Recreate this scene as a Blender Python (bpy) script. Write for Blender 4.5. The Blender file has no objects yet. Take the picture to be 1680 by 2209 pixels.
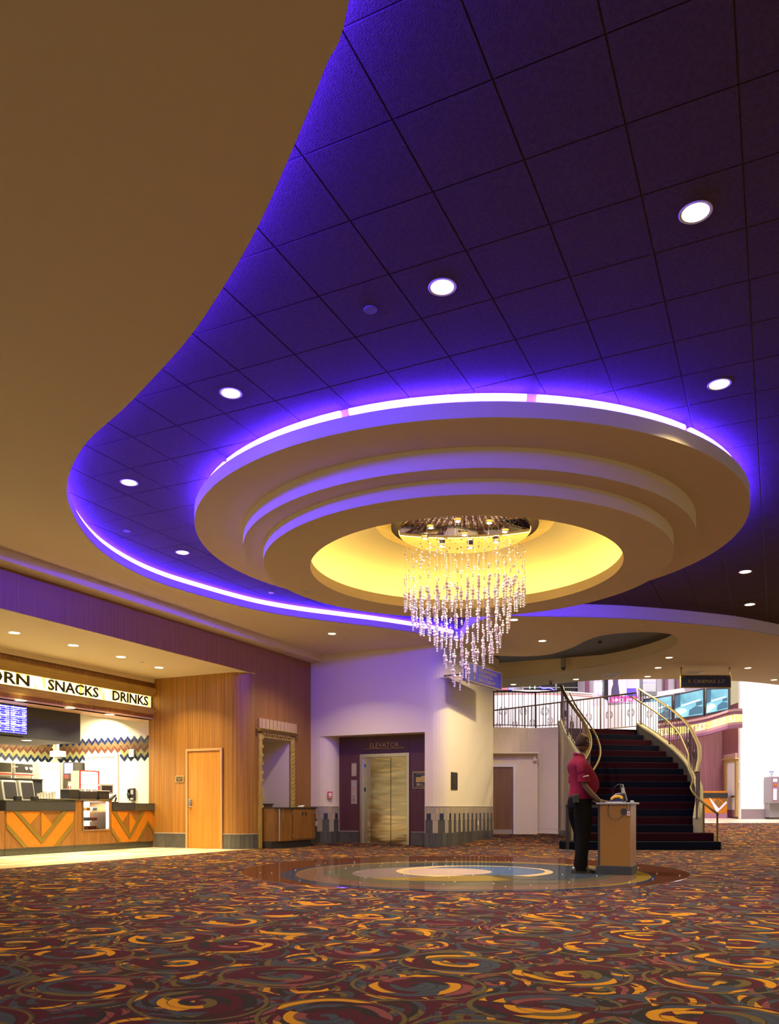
import bpy, bmesh, math, random
from mathutils import Vector, Matrix
from mathutils.geometry import tessellate_polygon
random.seed(7)
SC = bpy.context.scene
COL = SC.collection
PI = math.pi

# ---------------------------------------------------------------- camera (building axes: x across, y along the concession wall)
FPX, CX, HY, EYE = 1748.0, 854.0, 1743.0, 0.9
TH = math.radians(25.23)
CT, ST = math.cos(TH), math.sin(TH)
cd = bpy.data.cameras.new('camera'); cam = bpy.data.objects.new('camera', cd); COL.objects.link(cam)
cam.location = (0, 0, EYE); cam.rotation_euler = (PI/2, 0, TH)
cd.sensor_fit = 'HORIZONTAL'; cd.sensor_width = 36; cd.lens = FPX/1680*36
cd.shift_x = -(CX-840)/1680; cd.shift_y = (HY-1104.5)/1680
cd.clip_end = 200
SC.camera = cam

# ---------------------------------------------------------------- world, view, light levels
W = bpy.data.worlds.new('world'); SC.world = W; W.use_nodes = True
bg = W.node_tree.nodes['Background']; bg.inputs[0].default_value = (1.0, 0.83, 0.52, 1); bg.inputs[1].default_value = 0.66
SC.view_settings.view_transform = 'Standard'; SC.view_settings.look = 'None'
SC.view_settings.exposure = 0.0; SC.view_settings.gamma = 1.0; SC.view_settings.use_curve_mapping = False
try:
    SC.cycles.max_bounces = 7; SC.cycles.sample_clamp_indirect = 4.0; SC.cycles.sample_clamp_direct = 0.0
    SC.cycles.caustics_reflective = False; SC.cycles.caustics_refractive = False
    SC.cycles.use_denoising = True
except Exception: pass
WARM = (1.0, 0.80, 0.45)
NEUT = (1.0, 0.90, 0.86)
DL_POWER = 52.0            # each recessed downlight, W
BLUE = (0.040, 0.014, 1.0)
BLUE_STR = 135.0            # cove tubes
YEL = (1.0, 0.74, 0.20)
YEL_STR = 30.0             # dome cove tube

def lamp(name, loc, power, color, size=0.16, target=None, spread=150, parent=None, shape='DISK', size_y=None):
    d = bpy.data.lights.new(name, 'AREA'); d.energy = power; d.color = color; d.shape = shape; d.size = size
    if size_y: d.size_y = size_y
    d.spread = math.radians(spread)
    o = bpy.data.objects.new(name, d); COL.objects.link(o); o.location = loc
    if target is not None:
        o.rotation_euler = (Vector(target)-Vector(loc)).to_track_quat('-Z', 'Y').to_euler()
    if parent: o.parent = parent
    return o

def w2(X, Y):                       # the stair wing is square to a second axis turned 25 degrees
    return (X*CT - Y*ST, X*ST + Y*CT)
def w3(X, Y, z): a = w2(X, Y); return Vector((a[0], a[1], z))
def at(px, py, Y):                  # a point seen at px,py at depth Y
    return w3((px-CX)/FPX*Y, Y, EYE+(HY-py)/FPX*Y)
def onv(px, py, v):                 # (u, z) on the plane x = v
    a = (px-CX)/FPX; b = (HY-py)/FPX; t = v/(a*CT-ST)
    return (t*(a*ST+CT), EYE+t*b)
def onu(px, py, u):                 # (v, z) on the plane y = u
    a = (px-CX)/FPX; b = (HY-py)/FPX; t = u/(a*ST+CT)
    return (t*(a*CT-ST), EYE+t*b)
def onz(px, py, z):
    a = (px-CX)/FPX; b = (HY-py)/FPX; t = (z-EYE)/b
    return (t*(a*CT-ST), t*(a*ST+CT))

# big soft sources the place has: the bright atrium beyond the stairs, the kitchen of the concession
lamp('atrium_light', w3(13.0, 27.6, 7.6), 680, (1.0, 0.90, 0.97), 3.5, w3(13.5, 31.5, 2.0), 150)
lamp('atrium_light', w3(5.0, 28.5, 7.6), 360, (1.0, 0.86, 1.0), 3.5, w3(5.0, 31.5, 3.5), 150)
lamp('atrium_light', w3(18.5, 26.5, 7.0), 800, (1.0, 0.88, 0.9), 3.0, w3(15, 27.0, 0.0), 150)
lamp('kitchen_light', (-15.0, 13.3, 2.85), 160, (1.0, 0.84, 0.5), 1.3, (-15.0, 13.3, 0), 160)
lamp('kitchen_light', (-14.4, 14.0, 2.85), 85, (1.0, 0.84, 0.55), 1.0, (-14.8, 14.6, 1.0), 160)

# ---------------------------------------------------------------- materials
def mat(name, col, rough=0.6, metal=0.0, emit=None, estr=0.0, spec=None, noise=None, bump=0.0, bscale=80, trans=0.0, coat=0.0):
    """col, optionally mottled with noise=(scale, amount, (sx,sy,sz))"""
    m = bpy.data.materials.new(name); m.use_nodes = True
    nt = m.node_tree; b = nt.nodes['Principled BSDF']
    b.inputs['Base Color'].default_value = (*col, 1); b.inputs['Roughness'].default_value = rough
    b.inputs['Metallic'].default_value = metal
    if spec is not None: b.inputs['Specular IOR Level'].default_value = spec
    if trans: b.inputs['Transmission Weight'].default_value = trans
    if coat: b.inputs['Coat Weight'].default_value = coat; b.inputs['Coat Roughness'].default_value = 0.08
    if emit: b.inputs['Emission Color'].default_value = (*emit, 1); b.inputs['Emission Strength'].default_value = estr
    N = nt.nodes.new; L = nt.links.new
    if noise or bump:
        tc = N('ShaderNodeTexCoord')
    if noise:
        mp = N('ShaderNodeMapping'); L(tc.outputs['Object'], mp.inputs[0]); mp.inputs['Scale'].default_value = noise[2] if len(noise) > 2 else (1, 1, 1)
        n = N('ShaderNodeTexNoise'); n.inputs['Scale'].default_value = noise[0]; n.inputs['Detail'].default_value = 3
        L(mp.outputs[0], n.inputs['Vector'])
        mx = N('ShaderNodeMix'); mx.data_type = 'RGBA'
        a = noise[1]
        mx.inputs[6].default_value = (*[c*(1-a) for c in col], 1); mx.inputs[7].default_value = (*[min(1, c*(1+a)) for c in col], 1)
        mr = N('ShaderNodeMapRange'); mr.inputs[1].default_value = 0.3; mr.inputs[2].default_value = 0.7
        L(n.outputs[0], mr.inputs[0]); L(mr.outputs[0], mx.inputs[0]); L(mx.outputs[2], b.inputs['Base Color'])
    if bump:
        n2 = N('ShaderNodeTexNoise'); n2.inputs['Scale'].default_value = bscale; n2.inputs['Detail'].default_value = 4
        L(tc.outputs['Object'], n2.inputs['Vector'])
        bp = N('ShaderNodeBump'); bp.inputs['Strength'].default_value = bump; bp.inputs['Distance'].default_value = 0.01
        L(n2.outputs[0], bp.inputs['Height']); L(bp.outputs[0], b.inputs['Normal'])
    return m

M = {}
M['gyp'] = mat('painted_gypsum', (0.78, 0.66, 0.41), 0.85)
M['white'] = mat('white_wall_paint', (0.80, 0.71, 0.53), 0.8)
M['vinyl'] = mat('woven_beige_wallcovering', (0.80, 0.70, 0.50), 0.85, noise=(60, 0.10), bump=0.15, bscale=200)
M['tile'] = mat('charcoal_acoustic_tile', (0.100, 0.062, 0.048), 0.95, noise=(30, 0.12), bump=0.9, bscale=90, spec=0.10)
M['grid'] = mat('ceiling_grid_metal', (0.05, 0.045, 0.05), 0.5)
M['plum'] = mat('plum_wood_panelling', (0.085, 0.026, 0.038), 0.5, noise=(1, 0.30, (70, 70, 0.6)))
M['wood'] = mat('striped_wood_panelling', (0.30, 0.135, 0.024), 0.42, noise=(1, 0.40, (55, 55, 0.45)))
M['doorwood'] = mat('honey_wood_door', (0.50, 0.22, 0.030), 0.4, noise=(1, 0.16, (22, 22, 0.8)))
M['trimwood'] = mat('pale_wood_door_frame', (0.52, 0.30, 0.13), 0.4, noise=(1, 0.12, (30, 30, 0.8)))
M['browndoor'] = mat('brown_wood_door', (0.20, 0.095, 0.04), 0.45, noise=(1, 0.2, (25, 25, 0.8)))
M['cab'] = mat('cabinet_veneer', (0.20, 0.085, 0.015), 0.38, noise=(1, 0.22, (18, 18, 2.5)))
M['orange'] = mat('orange_veneer', (0.46, 0.155, 0.006), 0.35, noise=(1, 0.08, (12, 12, 6)))
M['brass'] = mat('antique_gold_band', (0.24, 0.165, 0.03), 0.35, 0.5)
M['gold'] = mat('gilded_wood', (0.50, 0.36, 0.10), 0.4, 0.25, noise=(9, 0.15))
M['goldrail'] = mat('gold_rail_metal', (0.115, 0.075, 0.010), 0.55, 0.3)
M['iron'] = mat('bronze_iron', (0.10, 0.066, 0.045), 0.45, 0.6)
M['black'] = mat('black_laminate', (0.022, 0.022, 0.024), 0.35)
M['blackm'] = mat('matte_black_paint', (0.020, 0.022, 0.024), 0.6)
M['stone'] = mat('dark_green_grey_stone', (0.055, 0.055, 0.038), 0.3, noise=(40, 0.3))
M['basetile'] = mat('charcoal_base_tile', (0.075, 0.075, 0.072), 0.35, noise=(6, 0.2))
M['basetile2'] = mat('slate_base_tile', (0.095, 0.095, 0.088), 0.35, noise=(6, 0.2))
M['navytile'] = mat('navy_wall_tile', (0.02, 0.03, 0.07), 0.3, noise=(8, 0.2))
M['beigetile'] = mat('ribbed_taupe_tile', (0.42, 0.35, 0.25), 0.45, noise=(1, 0.12, (90, 90, 1)))
M['beigetile2'] = mat('ribbed_grey_tile', (0.36, 0.31, 0.25), 0.45, noise=(1, 0.12, (90, 90, 1)))
M['grout'] = mat('grout', (0.55, 0.50, 0.40), 0.8)
M['steel'] = mat('brushed_steel', (0.62, 0.60, 0.56), 0.28, 1.0)
M['cream'] = mat('cream_wall_tile', (0.80, 0.74, 0.60), 0.3)
M['plastic'] = mat('white_plastic', (0.75, 0.72, 0.66), 0.4)
M['grey'] = mat('grey_plastic', (0.35, 0.36, 0.33), 0.4)
M['red'] = mat('red_plastic', (0.55, 0.03, 0.02), 0.4)
M['lens'] = mat('downlight_lens', (1, 1, 1), 0.5, emit=(1.0, 0.90, 0.62), estr=9.0)
M['trimring'] = mat('downlight_ring', (0.7, 0.6, 0.45), 0.4)
M['ltube'] = mat('violet_cove_tube', (0.2, 0.1, 1), 0.5, emit=BLUE, estr=BLUE_STR)
M['ytube'] = mat('amber_cove_tube', (1, 0.7, 0.2), 0.5, emit=YEL, estr=YEL_STR)
M['mirror'] = mat('polished_mirror_steel', (0.80, 0.78, 0.72), 0.03, 1.0)
M['crystal'] = mat('clear_crystal', (0.95, 0.93, 0.90), 0.05, emit=(1, 0.93, 0.85), estr=0.0, trans=0.25)
M['pearl'] = mat('pink_pearl_glass', (0.90, 0.72, 0.74), 0.12)
M['amber'] = mat('amber_bead', (0.75, 0.42, 0.05), 0.2)
M['wire'] = mat('fine_steel_wire', (0.6, 0.58, 0.5), 0.3, 0.8)

def bead_glow(m):
    # glass beads scatter the lamp light that comes from above through to their undersides
    nt = m.node_tree; b = nt.nodes['Principled BSDF']; out = [n for n in nt.nodes if n.type == 'OUTPUT_MATERIAL'][0]
    tr = nt.nodes.new('ShaderNodeBsdfTranslucent'); tr.inputs[0].default_value = (1, 0.93, 0.92, 1)
    mx = nt.nodes.new('ShaderNodeMixShader'); mx.inputs[0].default_value = 0.5
    nt.links.new(b.outputs[0], mx.inputs[1]); nt.links.new(tr.outputs[0], mx.inputs[2]); nt.links.new(mx.outputs[0], out.inputs[0])
bead_glow(M['crystal']); bead_glow(M['pearl'])

def carpet_mat():
    m = bpy.data.materials.new('patterned_lobby_carpet'); m.use_nodes = True
    nt = m.node_tree; N = nt.nodes.new; L = nt.links.new
    b = nt.nodes['Principled BSDF']; b.inputs['Roughness'].default_value = 0.95; b.inputs['Specular IOR Level'].default_value = 0.1
    geo = N('ShaderNodeNewGeometry')
    def math_(op, a, c=None, val=None):
        n = N('ShaderNodeMath'); n.operation = op
        if isinstance(a, (int, float)): n.inputs[0].default_value = a
        else: L(a, n.inputs[0])
        if c is not None:
            if isinstance(c, (int, float)): n.inputs[1].default_value = c
            else: L(c, n.inputs[1])
        return n.outputs[0]
    def vmath(op, a, c):
        n = N('ShaderNodeVectorMath'); n.operation = op; L(a, n.inputs[0])
        if isinstance(c, tuple): n.inputs[1].default_value = c
        else: L(c, n.inputs[1])
        return n.outputs['Value'] if op in ('LENGTH', 'DISTANCE') else n.outputs[0]
    def ramp(src, stops):
        r = N('ShaderNodeValToRGB'); r.color_ramp.interpolation = 'CONSTANT'; L(src, r.inputs[0])
        e = r.color_ramp.elements; e[0].position = stops[0][0]; e[0].color = (*stops[0][1], 1); e[1].position = stops[1][0]; e[1].color = (*stops[1][1], 1)
        for p, c in stops[2:]:
            x = e.new(p); x.color = (*c, 1)
        return r.outputs[0]
    MAR = (0.080, 0.013, 0.024); DRK = (0.030, 0.024, 0.024); SLA = (0.055, 0.062, 0.090); GLD = (0.60, 0.265, 0.014)
    OLV = (0.135, 0.095, 0.036); ROS = (0.22, 0.062, 0.066); BRN = (0.048, 0.020, 0.018)
    # a slow warp so that the swirls are not true circles
    wn = N('ShaderNodeTexNoise'); wn.inputs['Scale'].default_value = 1.1; wn.inputs['Detail'].default_value = 1; L(geo.outputs['Position'], wn.inputs['Vector'])
    wv = vmath('MULTIPLY', vmath('SUBTRACT', wn.outputs[1], (0.5, 0.5, 0.5)), (0.22, 0.22, 0))
    pos = vmath('ADD', vmath('MULTIPLY', geo.outputs['Position'], (1, 1, 0)), wv)
    def layer(scale, rand, off, rings, secs, ecc):
        p = vmath('ADD', pos, off)
        v = N('ShaderNodeTexVoronoi'); v.voronoi_dimensions = '2D'; v.inputs['Scale'].default_value = scale; v.inputs['Randomness'].default_value = rand
        L(p, v.inputs['Vector'])
        d = vmath('SUBTRACT', p, v.outputs['Position'])
        d = vmath('MULTIPLY', d, ecc)
        wn1 = N('ShaderNodeTexWhiteNoise'); wn1.noise_dimensions = '3D'; L(v.outputs['Position'], wn1.inputs['Vector'])
        r = vmath('LENGTH', d, (0, 0, 0))
        sx = N('ShaderNodeSeparateXYZ'); L(d, sx.inputs[0])
        ang = math_('ARCTAN2', sx.outputs[1], sx.outputs[0])
        ang = math_('DIVIDE', ang, 2*PI)
        # spiral: radius drifts with the angle
        rr = math_('ADD', math_('MULTIPLY', r, rings), math_('MULTIPLY', ang, 1.0))
        ri = math_('FLOOR', rr); rf = math_('FRACT', rr)
        sn = N('ShaderNodeTexWhiteNoise'); sn.noise_dimensions = '2D'
        cv = N('ShaderNodeCombineXYZ'); L(ri, cv.inputs[0]); L(wn1.outputs[0], cv.inputs[1]); L(cv.outputs[0], sn.inputs['Vector'])
        aa = math_('MULTIPLY', math_('ADD', math_('ADD', ang, sn.outputs[0]), math_('MULTIPLY', rf, 0.05)), math_('ADD', math_('MULTIPLY', ri, 0.9), secs))
        ai = math_('FLOOR', aa)
        cell = N('ShaderNodeCombineXYZ'); L(ri, cell.inputs[0]); L(ai, cell.inputs[1]); L(math_('MULTIPLY', wn1.outputs[0], 17.0), cell.inputs[2])
        rn = N('ShaderNodeTexWhiteNoise'); rn.noise_dimensions = '3D'; L(cell.outputs[0], rn.inputs['Vector'])
        return rn.outputs[0], rf, r, wn1.outputs[0], math_('FRACT', aa)
    big, bf, br, bcell, bs = layer(1.35, 0.30, (0.3, 0.1, 0), 17.0, 2.0, (1, 1.15, 1))
    colb = ramp(big, [(0, MAR), (0.30, SLA), (0.48, DRK), (0.58, BRN), (0.65, GLD), (0.79, OLV), (0.90, ROS), (0.95, MAR)])
    sml, sf, srr, scell, ss = layer(2.6, 0.9, (4.7, 2.2, 0), 25.0, 2.0, (1.3, 1, 1))
    cols = ramp(sml, [(0, MAR), (0.28, DRK), (0.40, SLA), (0.60, BRN), (0.70, GLD), (0.785, OLV), (0.87, ROS), (0.93, MAR)])
    # blend: outside the big swirl use the small pattern
    n = N('ShaderNodeTexNoise'); n.inputs['Scale'].default_value = 2.2; n.inputs['Detail'].default_value = 0; L(pos, n.inputs['Vector'])
    edge = math_('GREATER_THAN', math_('ADD', br, math_('MULTIPLY', n.outputs[0], 0.35)), 0.47)
    mx = N('ShaderNodeMix'); mx.data_type = 'RGBA'; L(edge, mx.inputs[0]); L(colb, mx.inputs[6]); L(cols, mx.inputs[7])
    # thin olive outline rings round each swirl
    ring = math_('MULTIPLY', math_('GREATER_THAN', br, 0.330), math_('LESS_THAN', br, 0.352))
    mx2 = N('ShaderNodeMix'); mx2.data_type = 'RGBA'; L(ring, mx2.inputs[0]); L(mx.outputs[2], mx2.inputs[6]); mx2.inputs[7].default_value = (*OLV, 1)
    # dark gaps between strokes
    gap = math_('LESS_THAN', bf, 0.13)
    mx3 = N('ShaderNodeMix'); mx3.data_type = 'RGBA'; L(math_('MULTIPLY', gap, 0.75), mx3.inputs[0]); L(mx2.outputs[2], mx3.inputs[6]); mx3.inputs[7].default_value = (*DRK, 1)
    # pile
    fz = N('ShaderNodeTexNoise'); fz.inputs['Scale'].default_value = 260; fz.inputs['Detail'].default_value = 2; L(geo.outputs['Position'], fz.inputs['Vector'])
    mr = N('ShaderNodeMapRange'); L(fz.outputs[0], mr.inputs[0]); mr.inputs[1].default_value = 0.3; mr.inputs[2].default_value = 0.7; mr.inputs[3].default_value = 0.48; mr.inputs[4].default_value = 1.22
    hs = N('ShaderNodeVectorMath'); hs.operation = 'MULTIPLY'; L(mx3.outputs[2], hs.inputs[0]); L(mr.outputs[0], hs.inputs[1])
    L(hs.outputs[0], b.inputs['Base Color'])
    bp = N('ShaderNodeBump'); bp.inputs['Strength'].default_value = 0.6; bp.inputs['Distance'].default_value = 0.006
    L(fz.outputs[0], bp.inputs['Height']); L(bp.outputs[0], b.inputs['Normal'])
    return m
M['carpet'] = carpet_mat()

def terrazzo(name, col, amt=0.12):
    m = mat(name, col, 0.5, noise=(70, amt), spec=0.0)
    nt = m.node_tree; b = nt.nodes['Principled BSDF']; out = [n for n in nt.nodes if n.type == 'OUTPUT_MATERIAL'][0]
    g = nt.nodes.new('ShaderNodeBsdfGlossy'); g.inputs['Roughness'].default_value = 0.05; g.inputs[0].default_value = (1, 1, 1, 1)
    mx = nt.nodes.new('ShaderNodeMixShader'); mx.inputs[0].default_value = 0.25      # wax polish
    nt.links.new(b.outputs[0], mx.inputs[1]); nt.links.new(g.outputs[0], mx.inputs[2]); nt.links.new(mx.outputs[0], out.inputs[0])
    return m

# ---------------------------------------------------------------- mesh helpers
class MB:
    def __init__(s): s.v = []; s.f = []
    def add(s, vs, fs):
        o = len(s.v); s.v += [tuple(p) for p in vs]; s.f += [tuple(i+o for i in f) for f in fs]; return s
    def box(s, x0, y0, z0, x1, y1, z1):
        x0, x1 = min(x0, x1), max(x0, x1); y0, y1 = min(y0, y1), max(y0, y1); z0, z1 = min(z0, z1), max(z0, z1)
        return s.add([(x0,y0,z0),(x1,y0,z0),(x1,y1,z0),(x0,y1,z0),(x0,y0,z1),(x1,y0,z1),(x1,y1,z1),(x0,y1,z1)],
              [(0,3,2,1),(4,5,6,7),(0,1,5,4),(1,2,6,5),(2,3,7,6),(3,0,4,7)])
    def hull8(s, a, b):           # two quads (bottom, top) -> closed block
        return s.add(list(a)+list(b), [(0,3,2,1),(4,5,6,7),(0,1,5,4),(1,2,6,5),(2,3,7,6),(3,0,4,7)])
    def bar(s, p, q, w, h=None, up=(0, 0, 1)):
        p, q = Vector(p), Vector(q); h = h or w
        d = (q-p).normalized(); u = Vector(up)
        if abs(d.dot(u)) > 0.99: u = Vector((1, 0, 0))
        sd = d.cross(u).normalized(); u = sd.cross(d)
        a = [p+sd*w/2*i+u*h/2*j for i, j in ((-1,-1),(1,-1),(1,1),(-1,1))]
        b = [q+sd*w/2*i+u*h/2*j for i, j in ((-1,-1),(1,-1),(1,1),(-1,1))]
        return s.add(a+b, [(0,3,2,1),(4,5,6,7),(0,1,5,4),(1,2,6,5),(2,3,7,6),(3,0,4,7)])
    def tube(s, pts, r, n=8, closed=False, cap=True, flat=None):
        pts = [Vector(p) for p in pts]; m = len(pts); rings = []
        for i, p in enumerate(pts):
            a = pts[(i-1) % m] if (closed or i > 0) else p
            b = pts[(i+1) % m] if (closed or i < m-1) else p
            d = (b-a).normalized(); u = Vector((0, 0, 1))
            if abs(d.dot(u)) > 0.98: u = Vector((1, 0, 0))
            sd = d.cross(u).normalized(); u = sd.cross(d)
            rr = r[i] if isinstance(r, (list, tuple)) else r
            fw, fh = flat or (1, 1)
            rings.append([p+sd*math.cos(2*PI*k/n)*rr*fw+u*math.sin(2*PI*k/n)*rr*fh for k in range(n)])
        vs = [q for ring in rings for q in ring]; fs = []
        for i in range(m if closed else m-1):
            j = (i+1) % m
            for k in range(n):
                l = (k+1) % n; fs.append((i*n+k, j*n+k, j*n+l, i*n+l))
        if cap and not closed:
            fs.append(tuple(range(n))); fs.append(tuple((m-1)*n+k for k in reversed(range(n))))
        return s.add(vs, fs)
    def lathe(s, prof, c=(0, 0, 0), n=32, caps=False, a0=0.0, a1=2*PI):
        full = abs(a1-a0-2*PI) < 1e-6; m = n if full else n+1
        vs = []
        for r, z in prof:
            for k in range(m):
                a = a0+(a1-a0)*k/n; vs.append((c[0]+r*math.cos(a), c[1]+r*math.sin(a), c[2]+z))
        fs = []
        for i in range(len(prof)-1):
            for k in range(n):
                l = (k+1) % m; fs.append((i*m+k, i*m+l, (i+1)*m+l, (i+1)*m+k))
        if caps:
            fs.append(tuple(reversed(range(m)))); fs.append(tuple((len(prof)-1)*m+k for k in range(m)))
        return s.add(vs, fs)
    def cyl(s, c, r, h, n=16, r2=None): return s.lathe([(r, 0), (r if r2 is None else r2, h)], c, n, True)
    def ico(s, c, r, sub=1, sc=(1, 1, 1)):
        key = sub
        if key not in _ICO:
            bm = bmesh.new(); bmesh.ops.create_icosphere(bm, subdivisions=sub, radius=1)
            _ICO[key] = ([tuple(v.co) for v in bm.verts], [tuple(v.index for v in f.verts) for f in bm.faces]); bm.free()
        V, F = _ICO[key]
        return s.add([(c[0]+x*r*sc[0], c[1]+y*r*sc[1], c[2]+z*r*sc[2]) for x, y, z in V], F)
    def prism(s, poly, z0, z1, holes=()):
        loops = [list(poly)]+[list(h) for h in holes]
        tri = tessellate_polygon([[Vector((x, y, 0)) for x, y in l] for l in loops])
        allp = [p for l in loops for p in l]; n = len(allp)
        vs = [(x, y, z0) for x, y in allp]+[(x, y, z1) for x, y in allp]
        fs = []
        for t in tri:
            fs.append(tuple(t)); fs.append(tuple(i+n for i in reversed(t)))
        o = 0
        for l in loops:
            k = len(l)
            for i in range(k): j = (i+1) % k; fs.append((o+i, o+j, n+o+j, n+o+i))
            o += k
        return s.add(vs, fs)
    def plate(s, pts3, nrm, t):   # convex/concave polygon in 3D given thickness along nrm
        P = [Vector(p) for p in pts3]; nv = Vector(nrm).normalized()
        tri = tessellate_polygon([P]); n = len(P)
        vs = P+[p+nv*t for p in P]; fs = []
        for q in tri: fs.append(tuple(q)); fs.append(tuple(i+n for i in reversed(q)))
        for i in range(n): j = (i+1) % n; fs.append((i, j, n+j, n+i))
        return s.add(vs, fs)
    def strip(s, path, prof, closed=False):   # prof: (outward offset, z); path 2D; outward = right of travel
        m = len(path); vs = []
        for i in range(m):
            a = Vector(path[(i-1) % m] if (closed or i > 0) else path[i]); b = Vector(path[(i+1) % m] if (closed or i < m-1) else path[i])
            d = (b-a).normalized(); nrm = Vector((d.y, -d.x))
            for o, z in prof: vs.append((path[i][0]+nrm.x*o, path[i][1]+nrm.y*o, z))
        k = len(prof); fs = []
        for i in range(m if closed else m-1):
            j = (i+1) % m
            for q in range(k-1): fs.append((i*k+q, j*k+q, j*k+q+1, i*k+q+1))
        return s.add(vs, fs)
    def build(s, name, m, parent=None, smooth=False, bevel=0, fix=True, auto=None):
        me = bpy.data.meshes.new(name); me.from_pydata(s.v, [], s.f); me.update()
        if fix:
            bm = bmesh.new(); bm.from_mesh(me)
            bmesh.ops.recalc_face_normals(bm, faces=bm.faces)
            if bevel: bmesh.ops.bevel(bm, geom=[e for e in bm.edges if len(e.link_faces) == 2 and e.calc_face_angle(0) > 0.5], offset=bevel, segments=2, affect='EDGES', profile=0.5)
            bm.to_mesh(me); bm.free()
        me.materials.append(m)
        if smooth:
            me.polygons.foreach_set('use_smooth', [True]*len(me.polygons))
            try: me.set_sharp_from_angle(angle=math.radians(35))
            except Exception: pass
        o = bpy.data.objects.new(name, me); COL.objects.link(o)
        if parent: o.parent = parent
        return o
_ICO = {}

def thing(name, label, cat, loc=(0, 0, 0), rotz=0.0, group=None):
    o = bpy.data.objects.new(name, None); COL.objects.link(o); o.location = loc; o.rotation_euler = (0, 0, rotz)
    o.empty_display_size = 0.1
    o['label'] = label; o['category'] = cat
    if group: o['group'] = group
    return o
def tag(o, label, cat, group=None):
    o['label'] = label; o['category'] = cat
    if group: o['group'] = group
    return o
def struct(o): o['kind'] = 'structure'; return o
def dup(root, loc, rotz=None, label=None):
    r = root.copy(); COL.objects.link(r); r.location = loc
    if rotz is not None: r.rotation_euler = (0, 0, rotz)
    if label: r['label'] = label
    for ch in list(root.children):
        c = ch.copy(); COL.objects.link(c); c.parent = r
        for g in ch.children:
            d = g.copy(); COL.objects.link(d); d.parent = c
    return r
def text_mesh(s, w, h, depth=0.01, bold=0.0):
    """verts, faces of lettering scaled to w x h in the xy plane, lower left at 0"""
    cu = bpy.data.curves.new('t', 'FONT'); cu.body = s; cu.extrude = 0.5; cu.offset = bold; cu.resolution_u = 2
    o = bpy.data.objects.new('t', cu); COL.objects.link(o)
    dg = bpy.context.evaluated_depsgraph_get()
    me = bpy.data.meshes.new_from_object(o.evaluated_get(dg))
    V = [tuple(v.co) for v in me.vertices]; F = [tuple(p.vertices) for p in me.polygons]
    bpy.data.objects.remove(o); bpy.data.curves.remove(cu); bpy.data.meshes.remove(me)
    x0 = min(v[0] for v in V); x1 = max(v[0] for v in V); y0 = min(v[1] for v in V); y1 = max(v[1] for v in V)
    return [((x-x0)/(x1-x0)*w, (y-y0)/(y1-y0)*h, (z+0.5)*depth) for x, y, z in V], F
def text_obj(name, s, origin, xdir, w, h, m, parent=None, depth=0.01, bold=0.0):
    V, F = text_mesh(s, w, h, depth, bold)
    o = Vector(origin); x = Vector(xdir).normalized(); z = Vector((0, 0, 1)); n = x.cross(z)
    b = MB(); b.add([o+x*a+z*c+n*d for a, c, d in V], F)
    return b.build(name, m, parent, fix=False)
def smooth_path(pts, k=6, closed=False):     # Catmull-Rom
    P = [Vector(p) for p in pts]; n = len(P); out = []
    rng = range(n if closed else n-1)
    for i in rng:
        p0 = P[(i-1) % n] if (closed or i > 0) else P[0]*2-P[1]
        p1 = P[i]; p2 = P[(i+1) % n]
        p3 = P[(i+2) % n] if (closed or i+2 < n) else P[-1]*2-P[-2]
        for j in range(k):
            t = j/k
            out.append(0.5*((2*p1)+(p2-p0)*t+(2*p0-5*p1+4*p2-p3)*t*t+(3*p1-p0-3*p2+p3)*t*t*t))
    if not closed: out.append(P[-1].copy())
    return out
# ================================================================ THE SHELL
ZT, ZG = 4.90, 4.64                       # tile ceiling, gypsum ceiling
# floor -------------------------------------------------------------------------------------------
fl = MB()
def ramp_z(Y): return 0.0 if Y < 19 else (Y-19)*0.0475
# flat lobby part and the gently rising part beyond the stairs
A = [w2(-14, 19), w2(24, 19)]
fl.add([(-10.32, -6, 0), (14, -6, 0), (*w2(24, 19), 0), (*w2(-3.4, 19), 0)], [(0, 1, 2, 3)])
fl.add([(*w2(-6, 19), 0), (*w2(24, 19), 0), (*w2(24, 27.3), ramp_z(27.3)), (*w2(-6, 27.3), ramp_z(27.3))], [(0, 1, 2, 3)])
floor = struct(fl.build('floor', M['carpet'], fix=False))
# pale tile strip in front of the concession: planks, each a part
tb = struct(MB().box(-16.3, 6.0, -0.02, -10.32, 14.6, -0.004).build('floor.001', M['grout']))
tm = [mat('pale_floor_tile', (0.78, 0.70, 0.52), 0.25, noise=(3, 0.06)), mat('cream_floor_tile', (0.85, 0.80, 0.66), 0.25, noise=(3, 0.1)), mat('tan_floor_tile', (0.66, 0.52, 0.32), 0.25, noise=(3, 0.1))]
tms = []
for m_ in tm:
    o = MB().box(0, 0, -0.006, 0.297, 0.597, 0.002).build('floor_tile', m_, tb); tms.append(o)
k = 0
for i in range(9):
    for j in range(14):
        x = -10.34-0.3*(i+1); y = 7.0+0.6*j-(0.3 if i % 2 else 0.0)
        if y > 14.4: continue
        r = random.choice((0, 1, 1, 2))
        if k < 3: o = tms[k]
        else: o = tms[r].copy(); COL.objects.link(o)
        o.location = (x, y, 0); k += 1
# edge strip between tile and carpet
struct(MB().box(-10.335, 6, 0, -10.30, 14.95, 0.006).build('trim_1', M['brass']))

# left purple wood wall ---------------------------------------------------------------------------
VW = -10.40; UD = 14.45; UE = 17.15; UA = 17.60; VF = -6.90
def arc(cx, cy, r, a0, a1, n=8):
    return [(cx+r*math.cos(a0+(a1-a0)*i/n), cy+r*math.sin(a0+(a1-a0)*i/n)) for i in range(n+1)]
# header over the concession opening, from z 3.857 to the crown beam
hd = MB().box(VW-0.03, -4, 3.857, VW, 14.72, 4.47)
struct(hd.build('wall_header', M['wood']))
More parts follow.
